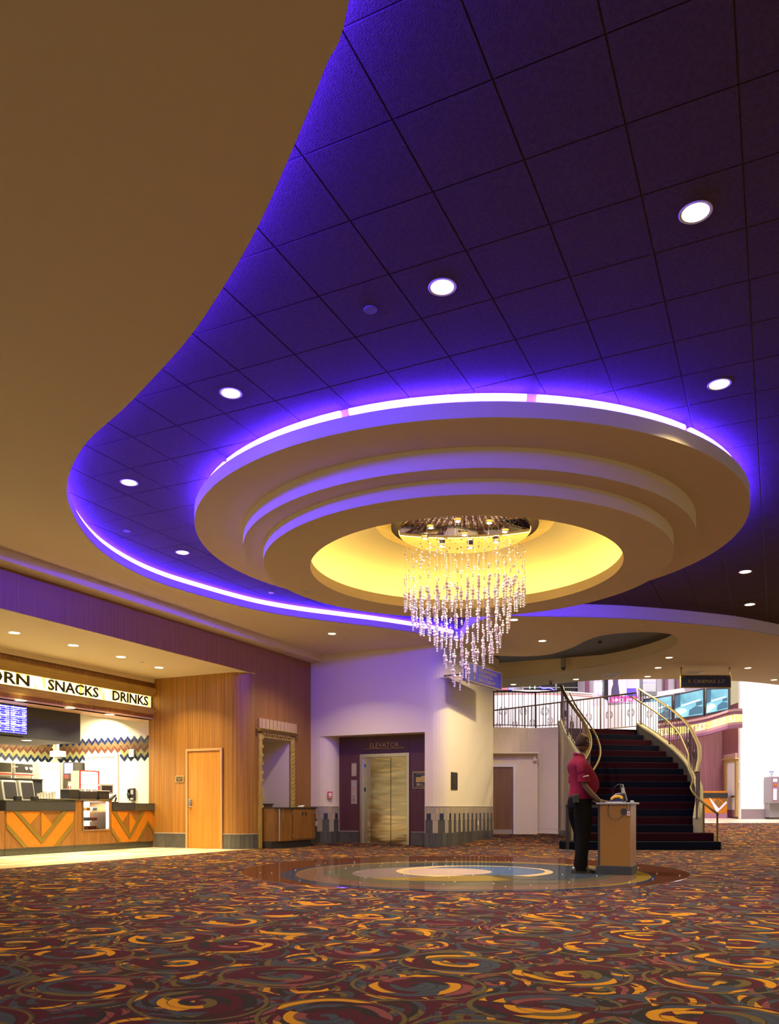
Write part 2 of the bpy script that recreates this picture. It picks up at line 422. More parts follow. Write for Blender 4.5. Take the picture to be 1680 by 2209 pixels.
# door wall, rounded corner and wall up to the elevator wall, with the niche cut out
path = [(-13.1, UD), (-10.86, UD)]+arc(-10.86, UD+0.46, 0.46, -PI/2, 0, 8)[1:]+[(VW, 15.0)]
wl = MB()
wl.strip(path, [(0, 0), (0, 3.857)])
wl.strip([(VW, 14.72), (VW, 16.2)], [(0, 3.857), (0, 4.47)])
wl.strip([(VW, 15.0), (VW, 16.2)], [(0, 2.47), (0, 3.857)])
wl.strip([(VW, 16.2), (VW, 17.2)], [(0, 0), (0, 4.47)])
struct(wl.build('wall_left', M['wood'], fix=False))
# niche lining
ni = MB()
ni.add([(VW, 15.0, 0.0), (VW, 15.0, 2.47), (-11.25, 15.0, 2.47), (-11.25, 15.0, 0.0)], [(0, 1, 2, 3)])
ni.add([(-11.25, 15.0, 0), (-11.25, 15.0, 2.47), (-11.25, 16.2, 2.47), (-11.25, 16.2, 0)], [(0, 1, 2, 3)])
ni.add([(-11.25, 16.2, 0), (-11.25, 16.2, 2.47), (VW, 16.2, 2.47), (VW, 16.2, 0)], [(0, 1, 2, 3)])
ni.add([(VW, 15.0, 2.47), (VW, 16.2, 2.47), (-11.25, 16.2, 2.47), (-11.25, 15.0, 2.47)], [(0, 1, 2, 3)])
struct(ni.build('wall_niche', M['vinyl'], fix=False))
# crown beam along the purple wall
struct(MB().box(-10.6, -4, 4.47, -10.08, 17.15, 4.66).build('trim_2', M['gyp']))
# concession soffit (z 3.857) with its rounded end is the underside of this slab
struct(MB().box(-13.25, -4, 3.857, VW-0.03, 14.72, 4.0).build('ceiling_concession', M['gyp']))

# elevator wall -----------------------------------------------------------------------------------
ew = MB()
VL, VR = -9.85, -7.35                     # jambs
lj = [(VW-0.05, UE), (VL-0.36, UE)]+arc(VL-0.36, UE+0.36, 0.36, -PI/2, 0, 8)[1:]+[(VL, UA)]
ew.strip(lj, [(0, 0.93), (0, 2.65)]); ew.strip(lj, [(0, 0.0), (0, 0.93)])
rj = [(VR-0.02, UA), (VR-0.02, UE+0.05), (VR, UE)]+arc(VF-0.42, UE+0.42, 0.42, -PI/2, 0, 8)[0:]+[(VF, 20.75), (VF-0.3, 20.8), (-9.5, 20.8)]
ew.strip(rj, [(0, 0), (0, 2.65)])
top = [(VW-0.05, UE)]+[(VR, UE)]+arc(VF-0.42, UE+0.42, 0.42, -PI/2, 0, 8)+[(VF, 20.75), (VF-0.3, 20.8), (-9.5, 20.8)]
ew.strip(top, [(0, 2.65), (0, 5.1)])
ew.add([(VW, UE, 2.65), (VR, UE, 2.65), (VR, UA, 2.65), (VW, UA, 2.65)], [(0, 1, 2, 3)])
struct(ew.build('wall_elevator', M['white'], fix=False))
# plum back of the alcove with the elevator opening
pw = MB()
FX0, FX1, FZ = -9.25, -7.945, 2.205
pw.box(-9.9, UA, 0.0, FX0, UA+0.1, 2.66); pw.box(FX1, UA, 0.0, -7.3, UA+0.1, 2.66); pw.box(FX0, UA, FZ, FX1, UA+0.1, 2.66)
struct(pw.build('wall_alcove', M['plum']))

# gypsum ceiling with the big curved opening ------------------------------------------------------
left = [(-1.0, 2.2), (-1.795, 3.301), (-2.075, 3.556), (-2.467, 3.891), (-3.041, 4.348), (-3.615, 4.744), (-4.198, 5.107), (-4.781, 5.411), (-5.525, 5.771),
        (-6.372, 6.139), (-7.078, 6.578), (-7.65, 7.05), (-7.991, 7.427), (-8.405, 7.967), (-8.767, 8.555), (-9.022, 9.115), (-9.2, 9.736), (-9.285, 10.382),
        (-9.24, 11.126), (-8.968, 12.55), (-8.577, 13.45), (-7.999, 14.30), (-7.391, 15.15), (-6.792, 16.2), (-6.51, 16.90)]
right = [(-6.30, 16.85), (-5.95, 16.1), (-5.5, 15.45), (-4.95, 15.12), (-4.4, 15.42), (-3.075, 16.178), (-2.421, 16.682), (-1.942, 17.107), (-1.364, 17.686), (-0.791, 18.316), (-0.222, 19.141), (0.6, 20.5), (1.4, 22.5)]
LP = [tuple(p) for p in smooth_path([(*p, 0) for p in left], 5)]; LP = [(p[0], p[1]) for p in LP]
RP = [tuple(p) for p in smooth_path([(*p, 0) for p in right], 4)]; RP = [(p[0], p[1]) for p in RP]
hole = [(0.2, -0.5)]+LP+RP+[(7, 24), (9, 10), (7, -3), (2, -3)]
rec = [(-6.80, 18.72), (-6.288, 19.03), (-5.718, 19.406), (-5.128, 19.484), (-4.671, 19.18), (-4.287, 18.783), (-3.936, 18.276), (-3.545, 17.862), (-3.117, 17.737), (-2.588, 17.834), (-2.2, 18.133),
       (-2.001, 18.589), (-2.086, 19.375), (-2.529, 20.19), (-3.493, 21.123), (-4.477, 21.64), (-5.516, 22.066), (-6.593, 22.376), (-7.5, 22.5), (-8.6, 22.4), (-8.6, 20.95), (-6.8, 20.95)]
REC = [(p.x, p.y) for p in smooth_path([(*p, 0) for p in rec[:-3]], 3)]+rec[-3:]
far = [(-11, 24.4), (-8.028, 24.294), (-6.608, 24.261), (-5.374, 23.999), (-4.181, 24.092), (-2.576, 24.782), (-1.221, 25.772), (0.03, 27.3), (1.6, 30), (3.0, 34)]
FAR = [(p.x, p.y) for p in smooth_path([(*p, 0) for p in far], 4)]
outer = [(-10.6, -4), (-10.6, 17.15), (-11, 17.3)]+FAR+[(14, 34), (14, -4)]
gc = MB().prism(outer, ZG, ZG+0.012, holes=(hole, REC))
ceiling = struct(gc.build('ceiling', M['gyp']))
# fascia, light shelf and riser along the curved left edge (the hole lies to the right of travel)
cv = MB()
cv.strip(LP, [(0, ZG), (0, ZG+0.135), (-0.26, ZG+0.135), (-0.26, ZT+0.05)])
sh = struct(cv.build('trim_3', M['gyp'], smooth=True, fix=False))
RF = MB(); RF.strip([LP[-1], (-6.42, 16.98)]+RP, [(0, ZG), (0, ZT+0.05)])
struct(RF.build('trim_4', M['gyp'], smooth=True, fix=False))
rc = MB(); rc.strip(REC, [(0, ZG), (0, 5.0)], closed=True); rc.prism(REC, 5.0, 5.02)
struct(rc.build('ceiling_recess', M['gyp'], smooth=True))
fe = MB(); fe.strip(FAR, [(0, ZG), (0, 6.5)]); struct(fe.build('trim_5', M['white'], smooth=True, fix=False))
# cove tubes lie on the shelf, in lengths
def offset_path(path, o):
    out = []
    for i in range(len(path)):
        a = Vector(path[max(0, i-1)]); b = Vector(path[min(len(path)-1, i+1)]); d = (b-a).normalized()
        out.append((path[i][0]+d.y*o, path[i][1]-d.x*o))
    return out
tubep = offset_path(LP, -0.085)
step = 16
for i in range(0, len(tubep)-1, step):
    seg = tubep[i:i+step+1]
    if len(seg) < 2: continue
    MB().tube([(x, y, ZG+0.195) for x, y in seg], 0.048, 8).build('light_tube', M['ltube'], sh, smooth=True)

# tile ceiling: grid plane above, tiles as parts ----------------------------------------------------
gp = MB().box(-10.2, -4, ZT+0.012, 9, 21.5, ZT+0.03)
grid = struct(gp.build('ceiling_grid', M['grid']))
DCX, DCY = -3.94, 10.59
T = 0.61; TV0, TU0 = -2.636, 4.254
bm = bmesh.new(); bmesh.ops.create_cube(bm, size=1)
for v in bm.verts: v.co = Vector((v.co.x*0.603, v.co.y*0.603, v.co.z*0.016+0.008))
bmesh.ops.bevel(bm, geom=[e for e in bm.edges if all(v.co.z < 0.005 for v in e.verts)], offset=0.004, segments=1, affect='EDGES')
tme = bpy.data.meshes.new('ceiling_tile'); bm.to_mesh(tme); bm.free(); tme.materials.append(M['tile'])
def inpoly(x, y, P):
    c = False; n = len(P)
    for i in range(n):
        x1, y1 = P[i]; x2, y2 = P[(i+1) % n]
        if (y1 > y) != (y2 > y) and x < (x2-x1)*(y-y1)/(y2-y1)+x1: c = not c
    return c
cells = []
for i in range(-13, 16):
    for j in range(-9, 28):
        x = TV0+T*(i+0.5); y = TU0+T*(j+0.5)
        near = inpoly(x, y, hole) or any(inpoly(x+a*T*0.7, y+b*T*0.7, hole) for a in (-1, 0, 1) for b in (-1, 0, 1))
        if not near or math.hypot(x-DCX, y-DCY) < 3.0: continue
        X = x*CT+y*ST; Y = -x*ST+y*CT
        vis = Y > 1.2 and -1000 < FPX*X/Y < 900 and FPX*(ZT-EYE)/Y < 2000
        cells.append((0 if vis else 1, Y if Y > 0 else 99, x, y))
cells.sort()
rest = MB()
for n, (hid, Y, x, y) in enumerate(cells):
    if n < 295:
        o = bpy.data.objects.new('ceiling_tile', tme); COL.objects.link(o); o.parent = grid; o.location = (x, y, ZT)
    else:
        rest.box(x-0.299, y-0.299, ZT, x+0.299, y+0.299, ZT+0.016)
if rest.v:
    o = rest.build('ceiling_tiles_beyond', M['tile'], grid); o['kind'] = 'stuff'

# stepped drum with the dome ------------------------------------------------------------------------
dr = struct(MB().lathe([(3.45, ZT+0.02), (3.45, 4.665), (3.60, 4.665), (3.60, 4.725), (3.64, 4.725), (3.64, 4.574), (3.02, 4.574)], (DCX, DCY, 0), 128).build('ceiling_drum', M['gyp'], smooth=True))
MB().lathe([(3.02, 4.60), (3.02, 4.36), (2.755, 4.36)], (DCX, DCY, 0), 128).build('ring', M['gyp'], dr, smooth=True)
MB().lathe([(2.755, 4.38), (2.755, 4.193), (2.13, 4.193), (2.13, 4.341), (2.16, 4.341), (2.16, 4.25), (2.62, 4.25), (2.62, 4.40)], (DCX, DCY, 0), 128).build('ring', M['gyp'], dr, smooth=True)
M['dome'] = mat('painted_dome', (0.80, 0.70, 0.50), 0.75)
pr = [(2.62, 4.38)]+[(1.35+1.27*math.cos(a*PI/2/10), 4.40+0.45*math.sin(a*PI/2/10)) for a in range(1, 11)]+[(0.02, 4.86)]
MB().lathe(pr, (DCX, DCY, 0), 96).build('dome', M['dome'], dr, smooth=True)
for i in range(12):
    a0 = 2*PI*i/12+0.03; a1 = 2*PI*(i+1)/12-0.0
    MB().tube([(DCX+3.53*math.cos(a0+(a1-a0)*k/8), DCY+3.53*math.sin(a0+(a1-a0)*k/8), 4.82) for k in range(9)], 0.034, 8).build('light_tube', M['ltube'], dr, smooth=True)
    MB().tube([(DCX+2.34*math.cos(a0+(a1-a0)*k/8), DCY+2.34*math.sin(a0+(a1-a0)*k/8), 4.30) for k in range(9)], 0.024, 8).build('cove_tube', M['ytube'], dr, smooth=True)

# downlights ----------------------------------------------------------------------------------------
def make_dl():
    t = thing('recessed_downlight', 'x', 'light')
    MB().lathe([(0.088, -0.001), (0.105, -0.005), (0.110, -0.001), (0.110, 0.004)], n=24).build('trim_ring', M['trimring'], t, smooth=True)
    MB().lathe([(0.0005, -0.004), (0.088, -0.002)], n=24).build('lens', M['lens'], t, fix=False)
    return t
dl0 = make_dl(); dl_used = [False]
def downlight(x, y, z, label, group, power=DL_POWER, color=WARM, size=1.0, spread=125):
    if not dl_used[0]: t = dl0; dl_used[0] = True
    else: t = dup(dl0, (0, 0, 0))
    t.location = (x, y, z-0.001); t.scale = (size, size, size); t['label'] = label; t['group'] = group
    lamp('downlight_lamp', (x, y, z-0.012), power, color, 0.15, (x, y, 0), spread)
TG = 'downlights in the dark tiled ceiling'
for x, y, lb in ((-0.50, 5.78, 'largest downlight, upper right in the dark tiles'), (-2.331, 5.78, 'round downlight nearest above the chandelier drum in dark tiles'),
              (-0.50, 8.22, 'round downlight in dark tile by the right rim of the drum'), (-4.771, 6.39, 'round downlight in purple tiles left above the stepped drum'),
              (-7.211, 7.61, 'round downlight in purple tiles at the far left bulge of the cove'), (-8.431, 10.05, 'round downlight in blue tiles below left of the drum'),
              (-0.50, 14.93, 'nearer of two downlights in dark tiles right of the drum, beyond it'), (-0.50, 17.37, 'farther of two downlights in dark tiles right of the drum, near the cream ceiling')):
    downlight(x, y, ZT, lb, TG)
for i, (x, y) in enumerate(((1.94, 5.78), (1.94, 8.22), (1.94, 14.93), (1.94, 17.37), (4.38, 8.22), (4.38, 14.93), (1.94, 1.5))):  # unseen downlights added along the tile grid for more warm light
    downlight(x, y, ZT, ('first', 'second', 'third', 'fourth', 'fifth', 'sixth', 'seventh')[i]+' added downlight in the tiles past the right edge of the photo', 'added downlights beyond the right edge of the photo', power=60, spread=165)
GG = 'downlights in the smooth cream ceiling'
gl = [(-8.653, 15.143, 'lone downlight in cream ceiling above the elevator wall'), (-4.747, 15.564, 'downlight in cream ceiling just right of the chandelier tip'), (-4.769, 17.8, 'downlight in cream ceiling before the curved recess'),
      (-2.447, 21.118, 'downlight in cream ceiling, upper of the pair left of the Cinemas sign'), (-2.893, 22.528, 'downlight in cream ceiling, lower of the pair left of the Cinemas sign'), (-0.724, 23.589, 'downlight in cream ceiling right of the Cinemas sign'),
      (-3.355, 23.911, 'small downlight near ceiling edge above the dark framed panel'), (-5.312, 23.54, 'small downlight near ceiling edge beside the long vent'), (-7.25, 23.722, 'small downlight near ceiling edge above the left railing'), (-0.106, 26.1, 'downlight near ceiling edge at the far right')]
for x, y, lb in gl: downlight(x, y, ZG, lb, GG, power={15.143: 62, 17.8: 150}.get(y, 90) if y < 19 else (70 if x < -2 else 170), size=0.9, spread=165 if y > 15.2 else 120)
HG = 'downlights over the concession front'
for i, (px, py) in enumerate(((31, 1365), (158, 1392), (261, 1417), (343, 1440))):
    x, y = onz(px, py, 3.857)
    downlight(x, y, 3.857, ('leftmost', 'second from left', 'third from left', 'rightmost')[i]+' downlight in the bright soffit before the concession', HG, power=72, color=(1, 0.78, 0.36), spread=115)
for i, (px, py) in enumerate(((45, 1511), (151, 1527), (236, 1541))):
    x, y = onz(px, py, 2.93)
    downlight(x, y, 2.93, ('left', 'middle', 'right')[i]+' downlight in the low wooden soffit under the lit sign', 'downlights under the sign', power=26, color=(1, 0.84, 0.55), size=1.1)
x, y = onz(57, 1597, 2.30)
downlight(x, y, 2.30, 'downlight under the black menu bulkhead', 'downlight under the bulkhead', power=16, color=(1, 0.86, 0.6))
# ================================================================ CONCESSION
VC = -12.95
# back wall, herringbone wall, lower soffit, bulkhead
cw = struct(MB().box(-16.36, 6, 0, -16.24, 14.7, 3.6).build('wall_concession', M['cream']))
cs = struct(MB().box(-16.3, 14.6, 0, -12.97, 14.72, 3.86).build('wall_herringbone', M['cream']))
struct(MB().box(-12.99, UD+0.005, 0, -12.94, 14.72, 3.0).build('trim_6', M['trimwood']))
M['soffitwood'] = mat('peach_wood_soffit', (0.62, 0.38, 0.22), 0.5, noise=(1, 0.08, (3, 30, 3)))
struct(MB().box(-13.62, 6, 2.93, -12.96, 14.6, 2.96).build('ceiling_soffit', M['soffitwood']))
struct(MB().box(-13.62, 12.93, 3.50, -16.24, 14.6, 3.54).build('ceiling_kitchen', M['white']))
# the wall over the serving opening: wood face, two stepped cornices and the lit sign between
struct(MB().box(-13.16, 6, 2.93, -12.99, UD, 3.76).build('wall_sign_fascia', M['wood']))
struct(MB().box(-13.16, 6, 3.76, -12.93, UD, 3.857).build('trim_7', M['gyp']))
M['cornice'] = mat('ochre_painted_cornice', (0.44, 0.29, 0.075), 0.45, noise=(3, 0.08))
def cornice(name, steps, z0):
    b = MB(); z = z0
    for d, h in steps:
        b.box(-12.99, 6, z, -12.99+d, UD, z+h); z += h
    return struct(b.build(name, M['cornice']))
cornice('trim_8', [(0.05, 0.03), (0.075, 0.035), (0.10, 0.045), (0.13, 0.055), (0.11, 0.025)], 3.45)
cornice('trim_9', [(0.06, 0.02), (0.09, 0.04), (0.12, 0.05), (0.07, 0.02), (0.03, 0.015)], 3.045)
sg = thing('lit_sign', 'long backlit amber glass sign with dark letters over the snack counter', 'sign', (-12.985, 10.5, 3.19))
def glow_mat(name, col, st):
    m = bpy.data.materials.new(name); m.use_nodes = True; nt = m.node_tree; N = nt.nodes.new; L = nt.links.new
    b = nt.nodes['Principled BSDF']; b.inputs['Base Color'].default_value = (0.25, 0.2, 0.08, 1); b.inputs['Roughness'].default_value = 0.3
    tc = N('ShaderNodeTexCoord'); mp = N('ShaderNodeMapping'); mp.inputs['Scale'].default_value = (2, 5, 1.2); L(tc.outputs['Object'], mp.inputs[0])
    n = N('ShaderNodeTexNoise'); n.inputs['Scale'].default_value = 1.6; n.inputs['Detail'].default_value = 5; L(mp.outputs[0], n.inputs['Vector'])
    r = N('ShaderNodeValToRGB'); r.color_ramp.elements[0].position = 0.36; r.color_ramp.elements[0].color = (0.85, 0.55, 0.03, 1)
    r.color_ramp.elements[1].position = 0.60; r.color_ramp.elements[1].color = (*col, 1)
    L(n.outputs[0], r.inputs[0]); L(r.outputs[0], b.inputs['Emission Color']); b.inputs['Emission Strength'].default_value = st
    return m
M['signglow'] = glow_mat('lit_amber_glass', (1.0, 0.90, 0.48), 3.6)
def loc_of(t): return Vector(t.location)
def sub(b, t):                    # move builder coordinates into the thing's own frame
    o = t.location; b.v = [(x-o[0], y-o[1], z-o[2]) for x, y, z in b.v]; return b
sub(MB().box(-12.99, 6.6, 3.20, -12.975, 14.38, 3.445), sg).build('light_panel', M['signglow'], sg)
M['letter'] = mat('bronze_letters', (0.07, 0.05, 0.01), 0.4, 0.3)
for wd, p0, p1 in (('POPCORN', None, 64), ('SNACKS', 104, 213), ('DRINKS', 243, 320)):
    y1 = onv(p1, 1500, -12.96)[0]; y0 = onv(p0, 1500, -12.96)[0] if p0 else y1-2.05
    V, F = text_mesh(wd, y1-y0, 0.215, 0.012, 0.022)
    b = MB().add([(-12.972+d, y0+a, 3.222+c) for a, c, d in V], F)
    sub(b, sg).build('letters', M['letter'], sg, fix=False)
for y in (7.6, 8.75, 9.9):        # glass divisions
    pass
# light of the panel on the wood around is its own emission
# herringbone tiles
HP, HW, HL = 0.2055, 0.0727, 0.1453
hcol = [mat('cobalt_herringbone_tile', (0.006, 0.012, 0.06), 0.2), mat('umber_herringbone_tile', (0.12, 0.075, 0.032), 0.2), mat('maroon_herringbone_tile', (0.085, 0.030, 0.018), 0.2),
        mat('sage_herringbone_tile', (0.19, 0.185, 0.075), 0.2), mat('navy_herringbone_tile', (0.006, 0.014, 0.04), 0.2)]
def herring_mesh(mm, ang):
    b = MB(); b.box(-HL/2+0.003, -0.004, -HW/2+0.003, HL/2-0.003, 0.004, HW/2-0.003)
    c, s_ = math.cos(ang), math.sin(ang)
    b.v = [(x*c-z*s_, y, x*s_+z*c) for x, y, z in b.v]
    o = b.build('wall_tile', mm); me = o.data; bpy.data.objects.remove(o); return me
HM = [(herring_mesh(m_, PI/4), herring_mesh(m_, -PI/4)) for m_ in hcol]
q = HW/math.sqrt(2)
DOORX = (-15.20, -14.15, 2.20)
def herring(parent, n0, n1, place, ok):
    for row in range(5):
        for k in range(n0, n1):
            # primed unit coords -> world: (x', y') -> ((x'-y')... )
            for t_, (cx_, cy_) in enumerate((((2*k+1), (-2*k+0.5)), ((2*k+2.5), (-2*k+0.0)))):
                cx2, cy2 = cx_-row, cy_-row        # each row steps straight down
                X = (cx2-cy2)*q; Z = 2.475+(cx2+cy2-1.5)*q
                if not ok(X, Z): continue
                o = bpy.data.objects.new('wall_tile', HM[row][t_]); COL.objects.link(o); o.parent = parent
                place(o, X, Z)
def pl_r(o, X, Z): o.location = (-16.24+X, 14.597, Z)
herring(cs, -1, 18, pl_r, lambda X, Z: 0.05 < X < 3.20 and not (DOORX[0]-0.02 < -16.24+X < DOORX[1]+0.02 and Z < DOORX[2]+0.02) and (Z > 2.0))
def pl_l(o, X, Z): o.location = (-16.237, 14.6-X, Z); o.rotation_euler = (0, 0, -PI/2)
herring(cw, -1, 11, pl_l, lambda X, Z: 0.05 < X < 2.05)
# white service door in that wall
d = thing('service_door', 'white flush door with a pale frame behind the snack counter', 'door', (-14.67, 14.59, 0))
MB().box(-0.45, -0.01, 0, 0.45, 0.015, 2.12).build('door_leaf', M['white'], d, bevel=0.002)
fr = MB(); fr.box(-0.52, -0.035, 0, -0.45, 0.01, 2.19); fr.box(0.45, -0.035, 0, 0.52, 0.01, 2.19); fr.box(-0.45, -0.035, 2.12, 0.45, 0.01, 2.19)
fr.build('door_frame', M['plastic'], d)
# menu bulkhead with its screen
bk = struct(MB().box(-15.4, 6, 2.30, -13.63, 12.93, 2.965).build('wall_bulkhead', M['blackm']))
def screen_mat(name, rows, cols_, c_bg, c_line, c_txt, st, sx, sz):
    """menu screen: bands and short text bars (flat print), coordinates in the object's own metres"""
    m = bpy.data.materials.new(name); m.use_nodes = True; nt = m.node_tree; N = nt.nodes.new; L = nt.links.new
    b = nt.nodes['Principled BSDF']; b.inputs['Roughness'].default_value = 0.2; b.inputs['Base Color'].default_value = (0.01, 0.01, 0.02, 1)
    tc = N('ShaderNodeTexCoord'); mp = N('ShaderNodeMapping'); mp.inputs['Scale'].default_value = (sx, sx, sz); L(tc.outputs['Object'], mp.inputs[0])
    br = N('ShaderNodeTexBrick'); br.inputs['Scale'].default_value = 1; br.inputs['Color1'].default_value = (*c_bg, 1); br.inputs['Color2'].default_value = (*c_line, 1); br.inputs['Mortar'].default_value = (*c_txt, 1)
    br.inputs['Mortar Size'].default_value = 0.05; br.offset = 0.37; br.inputs['Brick Width'].default_value = 0.9; br.inputs['Row Height'].default_value = 0.25
    sp = N('ShaderNodeSeparateXYZ'); L(mp.outputs[0], sp.inputs[0]); ad = N('ShaderNodeMath'); ad.operation = 'ADD'; L(sp.outputs[0], ad.inputs[0]); L(sp.outputs[1], ad.inputs[1])
    cb = N('ShaderNodeCombineXYZ'); L(ad.outputs[0], cb.inputs[0]); L(sp.outputs[2], cb.inputs[1]); L(cb.outputs[0], br.inputs['Vector'])
    L(br.outputs[0], b.inputs['Emission Color']); b.inputs['Emission Strength'].default_value = st
    return m
M['menu'] = screen_mat('blue_menu_screen', 1, 1, (0.005, 0.02, 0.9), (0.03, 0.02, 0.95), (0.55, 0.5, 1.0), 1.3, 3.0, 6.0)
M['menutext'] = mat('menu_text_glow', (1, 1, 1), 0.5, emit=(0.85, 0.85, 1.0), estr=1.6)
mn = thing('menu_screen', 'wide wall screen with a blue price list on the black bulkhead', 'screen', (-13.56, 11.3, 2.63))
b = MB(); b.box(-0.035, -1.42, -0.30, 0.02, 0.20, 0.30); b.build('frame', M['black'], mn, bevel=0.006)
MB().box(0.02, -1.39, -0.265, 0.024, 0.17, 0.27).build('screen', M['menu'], mn)
tb_ = MB()
for cI, (ya, yb) in enumerate(((-1.35, -1.02), (-0.98, -0.66), (-0.60, -0.24), (-0.20, 0.14))):
    for r in range(14):
        z = 0.235-r*0.034
        if r in (0, 5, 10): tb_.box(0.024, ya, z, 0.026, yb, z+0.022); continue
        w_ = random.uniform(0.25, 0.5)*(yb-ya)
        tb_.box(0.024, ya, z, 0.026, ya+w_, z+0.014)
        tb_.box(0.024, yb-0.075, z, 0.026, yb-0.045, z+0.014); tb_.box(0.024, yb-0.035, z, 0.026, yb, z+0.014)
tb_.build('price_list', M['menutext'], mn)
# rail camera box at the bulkhead corner
cb_ = thing('wall_speaker', 'small cream box hanging at the corner of the black bulkhead', 'speaker', (-15.7, 14.2, 2.30))
MB().box(-0.14, -0.12, -0.17, 0.14, 0.12, -0.03).build('housing', M['plastic'], cb_, bevel=0.01)
MB().cyl((0, 0, -0.215), 0.06, 0.05, 14, 0.09).build('dome', M['grey'], cb_, smooth=True)
MB().cyl((0, 0, -0.03), 0.03, 1.24, 8).build('stem', M['plastic'], cb_)

# counter -------------------------------------------------------------------------------------------
def PV(pts, v):                      # polygon on the counter face from its corners
    return [(v, *onv(px, py, v)) for px, py in pts]
def zc(pts, ox, oy, s): return [(ox+x/s, oy+y/s) for x, y in pts]
def panels(parent, v, t0, items, ox, oy, s, zlo, zhi):
    for nm, mk, t, pts in items:
        P3 = PV(zc(pts, ox, oy, s), v)
        P3 = [(x, y, min(max(z, zlo), zhi)) for x, y, z in P3]
        sub(MB().plate(P3, (1, 0, 0), t), parent).build(nm, M[mk], parent)
def counter_cab(y0, y1, label, nm='counter_cabinet', kick=True, top=0.846, front=VC-0.004):
    t = thing(nm, label, 'counter', (front, (y0+y1)/2, 0), group=None)
    sub(MB().box(front-0.75, y0+0.002, 0.14, front, y1-0.002, top), t).build('body', M['cab'], t)
    sub(MB().box(front-0.72, y0+0.002, 0.0, front-0.02, y1-0.002, 0.14), t).build('kick', M['stone'], t)
    return t
yA0, yA1 = 10.50, 12.14
c1 = counter_cab(yA0, yA1, 'snack counter section with a big orange V of veneer, left')
panels(c1, VC, 0, [('panel', 'orange', 0.006, [(118,1275),(232,1275),(760,1880),(1235,1275),(1348,1275),(1340,1465),(975,1920),(760,1925),(515,1930),(118,1490)]),
    ('panel', 'orange', 0.006, [(345,1275),(750,1280),(545,1520)]), ('panel', 'orange', 0.006, [(757,1280),(955,1515),(757,1760)]),
    ('band', 'brass', 0.016, [(235,1270),(330,1270),(760,1765),(760,1875)]), ('band', 'brass', 0.016, [(760,1765),(1140,1272),(1235,1272),(760,1875)]),
    ('band', 'brass', 0.012, [(118,1490),(515,1930),(430,1945),(118,1590)]), ('band', 'brass', 0.012, [(1330,1465),(1346,1500),(1346,1560),(1055,1912),(975,1922)])], 0, 1600, 8.495, 0.142, 0.845)
yB0, yB1 = 12.14, 13.16
c2 = thing('display_counter', 'plain brown counter section holding the lit glass snack case', 'counter', (VC, 12.7, 0))
b = MB(); b.box(VC-0.75, yB0, 0.14, VC, 12.33, 1.055); b.box(VC-0.75, 12.33, 0.14, VC, 13.09, 0.43); b.box(VC-0.75, 13.09, 0.14, VC, yB1, 1.055); b.box(VC-0.75, 12.33, 0.43, VC-0.6, 13.09, 1.055)
sub(b, c2).build('body', M['cab'], c2)
sub(MB().box(VC-0.72, yB0, 0, VC-0.02, yB1, 0.14), c2).build('kick', M['stone'], c2)
sub(MB().box(VC-0.76, yB0+0.002, 1.056, VC+0.02, yB1, 1.082).box(VC-0.28, yB0-0.7, 1.056, VC+0.02, yB0+0.002, 1.082), c2).build('worktop', M['stone'], c2)
M['caseglow'] = mat('case_light', (1, 1, 1), 0.5, emit=(1.0, 0.97, 0.80), estr=5.0)
M['glass'] = mat('clear_glass', (1, 1, 1), 0.02, trans=1.0)
M['glass'].node_tree.nodes['Principled BSDF'].inputs['IOR'].default_value = 1.08
M['caseglow2'] = mat('case_backlight', (1, 1, 1), 0.5, emit=(1.0, 0.96, 0.78), estr=1.8)
def snack_case(y0, y1, label):
    t = c2
    sub(MB().box(VC-0.59, y0, 0.435, VC+0.0, y1, 0.45), t).build('liner', M['plastic'], t)
    sub(MB().box(VC-0.59, y0+0.01, 0.451, VC-0.56, y1-0.01, 1.028), t).build('light_back', M['caseglow2'], t)
    for z in (0.62, 0.83): sub(MB().box(VC-0.5, y0+0.03, z, VC-0.05, y1-0.03, z+0.012), t).build('shelf', M['glass'], t)
    for yy in (y0+0.045, y1-0.045): sub(MB().tube([(VC-0.03, yy, 0.46), (VC-0.03, yy, 1.04)], 0.018, 8), t).build('light_tube', M['caseglow'], t)
    sub(MB().box(VC-0.5, y0+0.1, 1.03, VC-0.1, y1-0.1, 1.045), t).build('light_panel', M['caseglow'], t)
    b = MB(); b.box(VC-0.02, y0, 0.425, VC+0.014, y1, 0.45); b.box(VC-0.02, y0, 0.45, VC+0.014, y0+0.03, 1.05); b.box(VC-0.02, y1-0.03, 0.45, VC+0.014, y1, 1.05); b.box(VC-0.02, y0, 1.03, VC+0.014, y1, 1.055)
    sub(b, t).build('frame', M['steel'], t)
    sub(MB().box(VC+0.0, y0+0.03, 0.455, VC+0.004, y1-0.03, 1.03), t).build('glass_pane', M['glass'], t)
    lamp('case_lamp', (VC-0.28, (y0+y1)/2, 1.02), 45, (1, 0.97, 0.85), 0.5, (VC-0.2, (y0+y1)/2, 0), 170)
    return t
snack_case(12.335, 13.085, 'bright lit glass snack case set into the brown counter')
